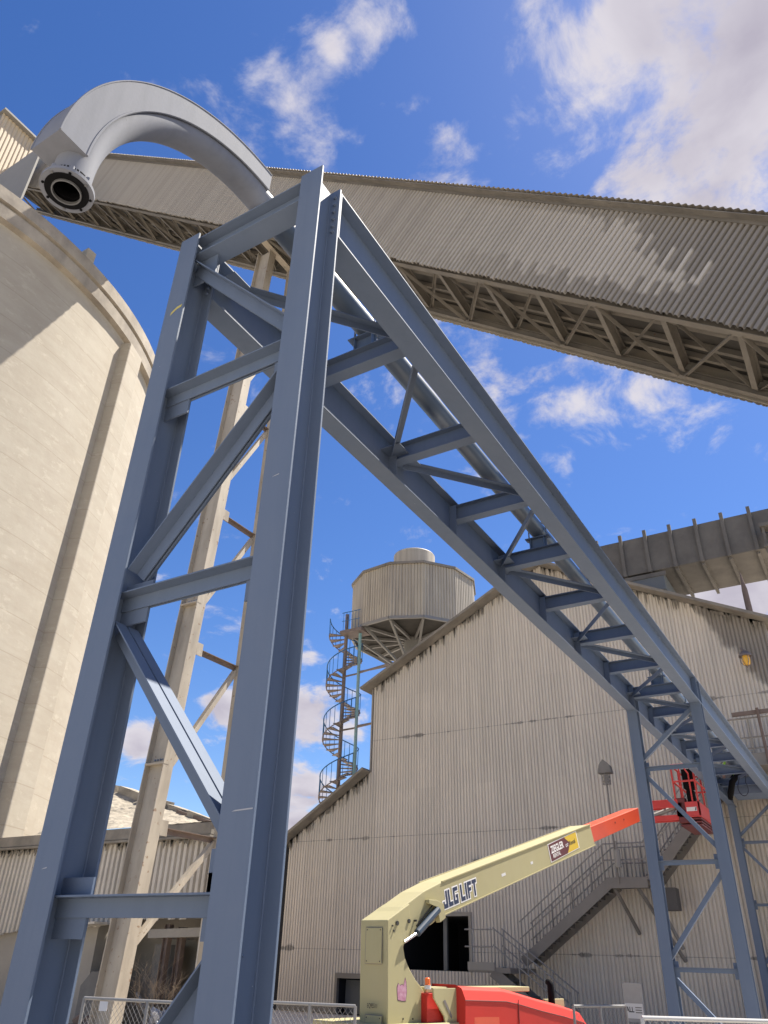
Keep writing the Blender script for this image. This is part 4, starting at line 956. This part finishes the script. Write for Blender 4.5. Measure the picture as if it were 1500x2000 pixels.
# turntable and chassis below the frame edge
MB().box(-.25, 3.3, -.25, W+.75, .95-.32, .86-.0).build('turntable', 'cream', lf, bevel=.02)
MB().box(-.6, 3.2, -.15, W+.35, .38, .62).build('chassis', 'orange', lf, bevel=.02)
for x_ in (.1, 2.6):
    for y_ in (-.16, W+.5):
        w = MB().tube([(x_, y_-.16, .38), (x_, y_+.16, .38)], .38, 32).build('wheel', 'tyre', lf, bevel=.03)
        MB().tube([(x_, y_-.17, .38), (x_, y_+.17, .38)], .20, 24).build('rim', 'cream', w)
# jib head and basket (world coordinates -> local)
LMI = (Matrix.Translation(LC0) @ Matrix.Rotation(math.atan2(LB.y, LB.x), 4, 'Z')).inverted()
def wl(mb): mb.v = [tuple(LMI @ V(v)) for v in mb.v]; return mb
YJ = 22.4
j1, j2 = onY(1262, 1578, 22.0), onY(1332, 1570, YJ); j3, j4 = onY(1262, 1602, 22.0), onY(1332, 1600, YJ)
q = MB()
for dy in (-.13, .13):
    q.bar(j1+V((0,dy,.05)), j2+V((0,dy,.0)), .07, .20); q.bar(j3+V((0,dy,0)), j4+V((0,dy,.03)), .07, .13)
wl(q).build('jib', 'redtube', lf, bevel=.008)
q = MB(); q.tube([j3+V((.2,0,.1)), j2+V((-.1,0,-.05))], .06, 12); wl(q).build('jib_ram', 'stair', lf)
q = MB(); q.box(j2.x-.1, j2.x+.12, YJ-.2, YJ+.2, j4.z-.12, j2.z+.12); wl(q).build('rotator', 'darkred', lf, bevel=.01)
bx0, bx1 = onY(1324, 1600, 22.2).x, -3.80; by0, by1 = 22.2, 24.0
bz0 = onY(1340, 1604, 22.2).z; bzf = onY(1340, 1566, 22.2).z; bzt = onY(1315, 1494, 22.2).z
q = MB(); q.box(bx0, bx1, by0, by0+.05, bz0+.12, bzf); q.box(bx0, bx0+.05, by0, by1, bz0+.12, bzf); q.box(bx1-.05, bx1, by0, by1, bz0+.12, bzf); q.box(bx0, bx1, by1-.05, by1, bz0+.12, bzf); q.box(bx0, bx1, by0, by1, bz0+.10, bz0+.14)
bk = wl(q).build('basket', 'redtube', lf, bevel=.008)
q = MB()
for zz_ in (bz0+.06, bz0-.02, bz0-.09): q.box(bx0+.05, bx1-.02, by0+.05, by1-.1, zz_-.02, zz_+.02)
wl(q).build('basket_floor_beams', 'darkred', bk)
q = MB()
for x_ in (bx0+.02, bx1-.02):
    for y_ in (by0+.02, (by0+by1)/2, by1-.02): q.tube([(x_, y_, bzf), (x_, y_, bzt)], .025, 8)
for zz_ in (bzt, (bzf+bzt)/2+.05):
    q.tube([(bx0+.02, by0+.02, zz_), (bx1-.02, by0+.02, zz_), (bx1-.02, by1-.02, zz_), (bx0+.02, by1-.02, zz_), (bx0+.02, by0+.02, zz_)], .025, 8)
q.tube([(bx0+.22, by0+.02, bzf), (bx0+.22, by0+.02, bzt)], .02, 8); q.tube([(bx1-.16, by0+.02, bzf), (bx1-.16, by0+.02, bzt-.25), (bx1-.3, by0+.02, bzt)], .02, 8)
wl(q).build('basket_rail', 'redtube', bk)
q = MB(); q.box(bx0+.25, bx0+.55, by0+.12, by0+.42, bzf+.35, bzt-.1); q.box(bx0+.3, bx0+.5, by0+.1, by0+.3, bzf, bzf+.3); wl(q).build('control_box', 'black', bk, bevel=.02)
q = MB(); q.box(bx0+.26, bx0+.52, by0-.004, by0+.001, bz0+.24, bz0+.34); wl(q).build('label_plate', 'notice', bk)
q = MB(); q.prism([(bx0+.47, by0-.006, bz0+.25), (bx0+.50, by0-.006, bz0+.25), (bx0+.515, by0-.006, bz0+.33), (bx0+.49, by0-.006, bz0+.33)], (0,.001,0)); wl(q).build('label_mark', 'navy', bk)

# ------------------------------------------------------------------ worker on the far end of the bridge
def skin_fig(name, verts, edges, radii, m, parent, sub=2):
    me = bpy.data.meshes.new(name); me.from_pydata(verts, edges, []); me.update()
    o = bpy.data.objects.new(name, me); COL.objects.link(o)
    o.modifiers.new('skin', 'SKIN'); s = o.modifiers.new('sub', 'SUBSURF'); s.levels = sub; s.render_levels = sub
    bpy.context.view_layer.update()
    lay = me.skin_vertices[0].data if me.skin_vertices else None
    if lay is None:
        bpy.context.view_layer.objects.active = o
    for i, r in enumerate(radii): me.skin_vertices[0].data[i].radius = (r, r)
    me.skin_vertices[0].data[0].use_root = True
    dg = bpy.context.evaluated_depsgraph_get(); dg.update()
    me2 = bpy.data.meshes.new_from_object(o.evaluated_get(dg)); bpy.data.objects.remove(o)
    me2.materials.append(M[m]) if not me2.materials else None
    for p_ in me2.polygons: p_.use_smooth = True
    q_ = bpy.data.objects.new(name, me2); COL.objects.link(q_)
    if parent is not None: adopt(q_, parent)
    return q_
WX, WY = -3.31, 26.05; WZ = gz(WY)+.446
wk = thing('person', 'worker in a lime hi-vis jacket and white hard hat squatting at the bridge far end', 'person', (WX, WY, WZ))
def at_(x, y, z): return (WX+x, WY+y, WZ+z)
# one continuous body: pelvis, spine, neck, head, two legs, two arms
bv = [at_(0,.24,.27), at_(0,.22,.42), at_(0,.12,.62), at_(0,.05,.74), at_(0,.0,.83), at_(0,-.02,.93), at_(0,-.02,1.02),
      at_(-.10,.22,.25), at_(-.16,-.16,.46), at_(-.14,.02,.09), at_(-.14,-.10,.045),
      at_(.10,.22,.25), at_(.16,-.16,.46), at_(.14,.02,.09), at_(.14,-.10,.045),
      at_(-.17,.05,.70), at_(-.25,-.13,.50), at_(-.24,-.30,.34),
      at_(.17,.05,.70), at_(.25,-.13,.50), at_(.20,-.30,.34)]
be = [(0,1),(1,2),(2,3),(3,4),(4,5),(5,6),(0,7),(7,8),(8,9),(9,10),(0,11),(11,12),(12,13),(13,14),(3,15),(15,16),(16,17),(3,18),(18,19),(19,20)]
brd = [.15,.14,.16,.13,.06,.095,.085,.10,.075,.05,.045,.10,.075,.05,.045,.075,.052,.036,.075,.052,.036]
body = skin_fig('body', bv, be, brd, 'workblue', wk)
body.data.materials.append(M['skin'])
for p_ in body.data.polygons:
    c = p_.center; 
    if c.z > WZ+.80 or (c.y < WY-.22 and c.z < WZ+.42 and abs(c.x-WX) > .17): p_.material_index = 1
jv = [bv[0], bv[1], bv[2], bv[3], bv[15], bv[16], bv[18], bv[19]]
jk = skin_fig('jacket', jv, [(0,1),(1,2),(2,3),(3,4),(4,5),(3,6),(6,7)], [.185,.175,.19,.15,.095,.068,.095,.068], 'hivis', wk)
hx = at_(0,-.03,1.0)
MB().lathe(hx, [(.17, hx[2]+.03), (.125, hx[2]+.045), (.118, hx[2]+.10), (.08, hx[2]+.16), (.001, hx[2]+.175)], 24).build('hard_hat', 'helmet', wk, smooth=True)
q = MB()
for sx_ in (-.035, .035): q.tube([V(hx)+V((sx_,-.095,-.03)), V(hx)+V((sx_,-.105,-.03))], .010, 8)
q.build('eye', 'black', wk)
MB().prism([V(hx)+V((-.012,-.09,-.02)), V(hx)+V((.012,-.09,-.02)), V(hx)+V((.016,-.09,-.065)), V(hx)+V((-.016,-.09,-.065))], (0,-.025,0)).build('nose', 'skin', wk, bevel=.005)
for sx_ in (-1, 1):
    hb = V(at_(.24*sx_ if sx_ < 0 else .20, -.30, .34)); d0 = V((0,-.6,-.8)).normalized()
    q = MB(); q.obox(hb+d0*.05, V((.038,0,0)), d0*.048, V((0,.8,-.6))*.013)
    for k, L_ in enumerate((.062, .075, .07, .052)):
        f0 = hb+d0*.095+V((-.029+.0195*k,0,0)); q.tube([f0, f0+d0*L_*.55, f0+d0*L_*.75+V((0,.03,-.03))], [.0085,.008,.0065], 8)
    t0 = hb+d0*.03+V((-.036*sx_,0,0)); q.tube([t0, t0+V((-.025*sx_,-.02,-.02)), t0+V((-.03*sx_,-.045,-.045))], [.011,.010,.008], 8)
    q.build('hand', 'skin', wk, smooth=True)
# hose and cable hanging below the far end of the bridge
q = MB(); q.tube([(-2.75, 23.9, 6.42), (-2.95, 23.9, 6.42), (-3.12, 23.9, 6.25), (-3.22, 23.9, 5.95), (-3.26, 23.95, 5.80)], [.06,.075,.085,.085,.06], 12)
o = q.build('rubber_hose', 'black', smooth=True); o['label'] = 'thick black hose drooping from the underside of the far end of the pipe bridge'; o['category'] = 'hose'
q = MB(); q.tube([(-2.88, 23.8, 6.4)]+[(-2.86+.13*math.cos(a), 23.8, 6.05+.2*math.sin(a)) for a in [math.pi*.75+k*math.pi*1.5/14 for k in range(15)]]+[(-2.72, 23.8, 6.4)], .012, 6)
o = q.build('cable_loop', 'workblue', smooth=True); o['label'] = 'thin looped cable hanging beside the black hose under the pipe bridge'; o['category'] = 'cable'
MB().box(XL+.3, XR-.0065, 24.9, 25.9, gz(25)+.02, gz(25)+.40).build('end_box', 'steel', br)

# ================================================================== fences, sign
def fence(name, label, a, b, top, npost, m='galv', mesh=True, rr_=.022, cell=.085):
    a = V(a); b = V(b); d = (b-a); L_ = d.length; d.normalize()
    t = thing(name, label, 'fence', (a.x, a.y, 0), group='chain link fence panels round the yard')
    MB().tube([V((a.x,a.y,top)), V((b.x,b.y,top))], rr_, 10).build('top_rail', m, t)
    for k in range(npost):
        p = a+d*(L_*k/(npost-1)); MB().tube([(p.x,p.y,0), (p.x,p.y,top-.002)], rr_*1.1, 10).build('post', m, t)
    if mesh:
        q = MB(); H = top-.06; nrm = V((-d.y, d.x, 0))*.0035
        for s in (1, -1):
            u = -H
            while u < L_+H:
                u0, z0, u1, z1 = (u, .03, u+H*.8*s, .03+H)
                # clip to the panel
                if u1 != u0:
                    def cl(ua, za, ub, zb):
                        for lim, side_ in ((0, 0), (L_, 1)):
                            ina = ua >= lim if side_ == 0 else ua <= lim; inb = ub >= lim if side_ == 0 else ub <= lim
                            if not ina and not inb: return None
                            if ina != inb:
                                f = (lim-ua)/(ub-ua); zi = za+(zb-za)*f
                                if not ina: ua, za = lim, zi
                                else: ub, zb = lim, zi
                        return ua, za, ub, zb
                    r_ = cl(u0, z0, u1, z1)
                    if r_: q.tube([V((a.x,a.y,0))+d*r_[0]+nrm*s+V((0,0,r_[1])), V((a.x,a.y,0))+d*r_[2]+nrm*s+V((0,0,r_[3]))], .0028, 4, caps=False)
                u += cell
        q.build('chain_link_mesh', m, t)
    return t
f1a, f1b = onZ(165, 1949, 1.1), onZ(420, 1962, 1.1)
fn = fence('chain_link_fence', 'chain link fence panel with a small plate, in front of the trestle foot', f1a, f1b, 1.1, 3, cell=.075)
p = onP(203, 1965, f1a, (f1b-f1a).cross(V((0,0,1))).normalized()); d = (f1b-f1a).normalized()
MB().obox(p+V((.01,-.02,-.0)), d*.07, V((0,0,.06)), d.cross(V((0,0,1)))*.002).build('plate', 'notice', fn)
f2a, f2b = onZ(520, 1957, 1.1), onZ(694, 1965, 1.1)
fence('chain_link_fence', 'chain link fence panel between the near bridge column and the cream lift turret', f2a, f2b, 1.1, 3)
f3a, f3b = onZ(1120, 1965, 1.1), onZ(1222, 1965, 1.1)
fence('chain_link_fence', 'chain link fence panel behind the tail of the red lift hood', f3a, f3b, 1.1, 3)
f4a, f4b = onZ(1254, 1988, 1.1), onZ(1530, 1996, 1.1)
fence('pipe_barrier', 'pale pipe barrier rail crossing in front of the far pair of bridge columns', f4a, f4b, 1.1, 2, 'whiterail', True, .028)
p = onY(1240, 1960, 21.5)
sg_ = thing('notice_sign', 'weathered grey notice board with a white ALL panel standing by the bridge column', 'sign', (p.x, 21.5, 0))
MB().box(p.x-.03, p.x+.03, 21.53, 21.59, 0, p.z+.35).build('post', 'galv', sg_)
MB().box(p.x-.26, p.x+.2, 21.5, 21.525, p.z-.38, p.z+.42).build('board', 'sign', sg_, bevel=.01)
pn = MB().box(p.x-.24, p.x+.18, 21.494, 21.499, p.z-.30, p.z+.0).build('panel', 'notice', sg_)
text('ALL', 'sign_text', 'darktext', frame_m((p.x-.22, 21.4925, p.z-.13), (1,0,0), (0,0,1)), .15, sg_, .0005, .004, sx=.75)
q = MB()
for k in range(3): q.box(p.x-.0, p.x+.15, 21.4925, 21.4935, p.z-.09-k*.05, p.z-.07-k*.05)
q.build('sign_lines', 'junkgrey', pn)

# ================================================================== light and sky
SUN_AZ, SUN_EL = 28.0, 60.0
sd = V((math.cos(R_(SUN_EL))*math.sin(R_(SUN_AZ)), math.cos(R_(SUN_EL))*math.cos(R_(SUN_AZ)), math.sin(R_(SUN_EL))))
sl = bpy.data.lights.new('sun', 'SUN'); sl.energy = 5.0; sl.angle = R_(.53); sl.color = (1, .93, .82)
so_ = bpy.data.objects.new('sun', sl); COL.objects.link(so_); so_.rotation_euler = sd.to_track_quat('Z', 'Y').to_euler()
w = bpy.data.worlds.new('World'); SC.world = w; w.use_nodes = True; N, L = w.node_tree.nodes, w.node_tree.links
bg = N['Background']
sky = N.new('ShaderNodeTexSky'); sky.sky_type = 'NISHITA'; sky.sun_disc = False; sky.sun_elevation = R_(SUN_EL); sky.sun_rotation = R_(SUN_AZ)
sky.altitude = 300; sky.air_density = 1.0; sky.dust_density = .3; sky.ozone_density = 2.2
tc = N.new('ShaderNodeTexCoord')
nrmz = N.new('ShaderNodeVectorMath'); nrmz.operation = 'NORMALIZE'; L.new(tc.outputs['Generated'], nrmz.inputs[0])
sep = N.new('ShaderNodeSeparateXYZ'); L.new(nrmz.outputs[0], sep.inputs[0])
def math_(op, a, b=None, c=None):
    m = N.new('ShaderNodeMath'); m.operation = op
    for i, x in enumerate((a, b, c)):
        if x is None: continue
        if isinstance(x, (int, float)): m.inputs[i].default_value = x
        else: L.new(x, m.inputs[i])
    return m.outputs[0]
# a flat cloud deck seen in perspective
zc = math_('MAXIMUM', math_('ADD', sep.outputs['Z'], .28), .12)
cx, cy = math_('DIVIDE', sep.outputs['X'], zc), math_('DIVIDE', sep.outputs['Y'], zc)
cmb = N.new('ShaderNodeCombineXYZ'); L.new(cx, cmb.inputs[0]); L.new(cy, cmb.inputs[1])
warp = N.new('ShaderNodeTexNoise'); warp.inputs['Scale'].default_value = 2.2; warp.inputs['Detail'].default_value = 3; L.new(cmb.outputs[0], warp.inputs['Vector'])
wv = N.new('ShaderNodeVectorMath'); wv.operation = 'MULTIPLY_ADD'; L.new(warp.outputs['Color'], wv.inputs[0]); wv.inputs[1].default_value = (.24, .24, .24); L.new(cmb.outputs[0], wv.inputs[2])
fb = N.new('ShaderNodeTexNoise'); fb.inputs['Scale'].default_value = 6.5; fb.inputs['Detail'].default_value = 9; fb.inputs['Roughness'].default_value = .6; fb.inputs['Distortion'].default_value = .12
L.new(wv.outputs[0], fb.inputs['Vector'])
blobs = [  # direction (through these points of the view), angular radius, strength
 (1030, 5, .035, .36), (1150, 40, .07, .5), (1300, 40, .16, .82), (1470, 170, .20, .9), (1430, 340, .13, .74), (1200, 200, .10, .48), (1290, 370, .08, .46), (1130, 300, .06, .3), (1620, 100, .2, .8), (1600, -200, .3, .7), (1330, -150, .2, .7),
 (585, 215, .06, .42), (615, 300, .055, .44), (540, 150, .035, .32), (790, 50, .045, .30), (840, 110, .045, .30), (805, 195, .035, .30), (865, 300, .045, .27), (830, 345, .045, .33), (480, 50, .025, .2), (650, 95, .02, .36),
 (940, 200, .04, .2), (1000, 700, .10, .33), (1100, 715, .10, .38), (1215, 765, .08, .38), (920, 640, .08, .33), (1410, 850, .05, .26), (720, 720, .06, .24), (780, 790, .05, .22), (1320, 880, .03, .25), (960, 950, .05, .2),
 (430, 1388, .04, .75), (610, 1400, .045, .9), (685, 1428, .03, .6), (270, 1450, .028, .75), (600, 1550, .045, .85), (580, 1600, .05, .85), (600, 1275, .02, .45),
 (1430, 1165, .08, .9), (1490, 1140, .07, .9), (1380, 1160, .05, .7)]
cov = None
for (x, y, r, s) in blobs:
    d = ray(x, y); dn = N.new('ShaderNodeVectorMath'); dn.operation = 'DISTANCE'; L.new(nrmz.outputs[0], dn.inputs[0]); dn.inputs[1].default_value = d
    mr = N.new('ShaderNodeMapRange'); mr.interpolation_type = 'SMOOTHSTEP'; L.new(dn.outputs['Value'], mr.inputs[0]); mr.inputs[1].default_value = 0; mr.inputs[2].default_value = r*1.5; mr.inputs[3].default_value = s; mr.inputs[4].default_value = 0
    cov = mr.outputs[0] if cov is None else math_('MAXIMUM', cov, mr.outputs[0])
fine = N.new('ShaderNodeTexNoise'); fine.inputs['Scale'].default_value = 22; fine.inputs['Detail'].default_value = 7; fine.inputs['Roughness'].default_value = .62; L.new(wv.outputs[0], fine.inputs['Vector'])
nz_ = math_('ADD', math_('MULTIPLY_ADD', fb.outputs['Fac'], 2.3, -1.15), math_('MULTIPLY_ADD', fine.outputs['Fac'], .95, -.475))
dens = math_('ADD', nz_, cov)
al = N.new('ShaderNodeMapRange'); al.interpolation_type = 'SMOOTHSTEP'; L.new(dens, al.inputs[0]); al.inputs[1].default_value = .17; al.inputs[2].default_value = .74
# thin edges bluish, body bright, thick core greyer; slow noise breaks the shading up
sh = N.new('ShaderNodeTexNoise'); sh.inputs['Scale'].default_value = 7; sh.inputs['Detail'].default_value = 5; sh.inputs['Roughness'].default_value = .5; L.new(wv.outputs[0], sh.inputs['Vector'])
cr_ = N.new('ShaderNodeValToRGB'); L.new(math_('ADD', math_('MULTIPLY', cov, .75), math_('MULTIPLY_ADD', sh.outputs['Fac'], 1.5, -.75)), cr_.inputs[0])
e = cr_.color_ramp.elements; e[0].position = .0; e[0].color = (4.5, 4.4, 4.9, 1); e[1].position = .85; e[1].color = (3.0, 2.8, 3.35, 1)
m_ = e.new(.35); m_.color = (4.4, 4.2, 4.6, 1)
hs_ = N.new('ShaderNodeHueSaturation'); hs_.inputs['Saturation'].default_value = 1.27; hs_.inputs['Hue'].default_value = .512; hs_.inputs['Value'].default_value = 1.0
L.new(sky.outputs[0], hs_.inputs['Color'])
mx = N.new('ShaderNodeMix'); mx.data_type = 'RGBA'; L.new(al.outputs[0], mx.inputs['Factor']); L.new(hs_.outputs[0], mx.inputs['A']); L.new(cr_.outputs[0], mx.inputs['B'])
L.new(mx.outputs['Result'], bg.inputs['Color']); bg.inputs['Strength'].default_value = .075

vs = SC.view_settings; vs.view_transform = 'Standard'; vs.look = 'None'; vs.gamma = 1; vs.exposure = 1.15
SC.cycles.max_bounces = 8; SC.cycles.diffuse_bounces = 4
SC.cycles.use_denoising = True
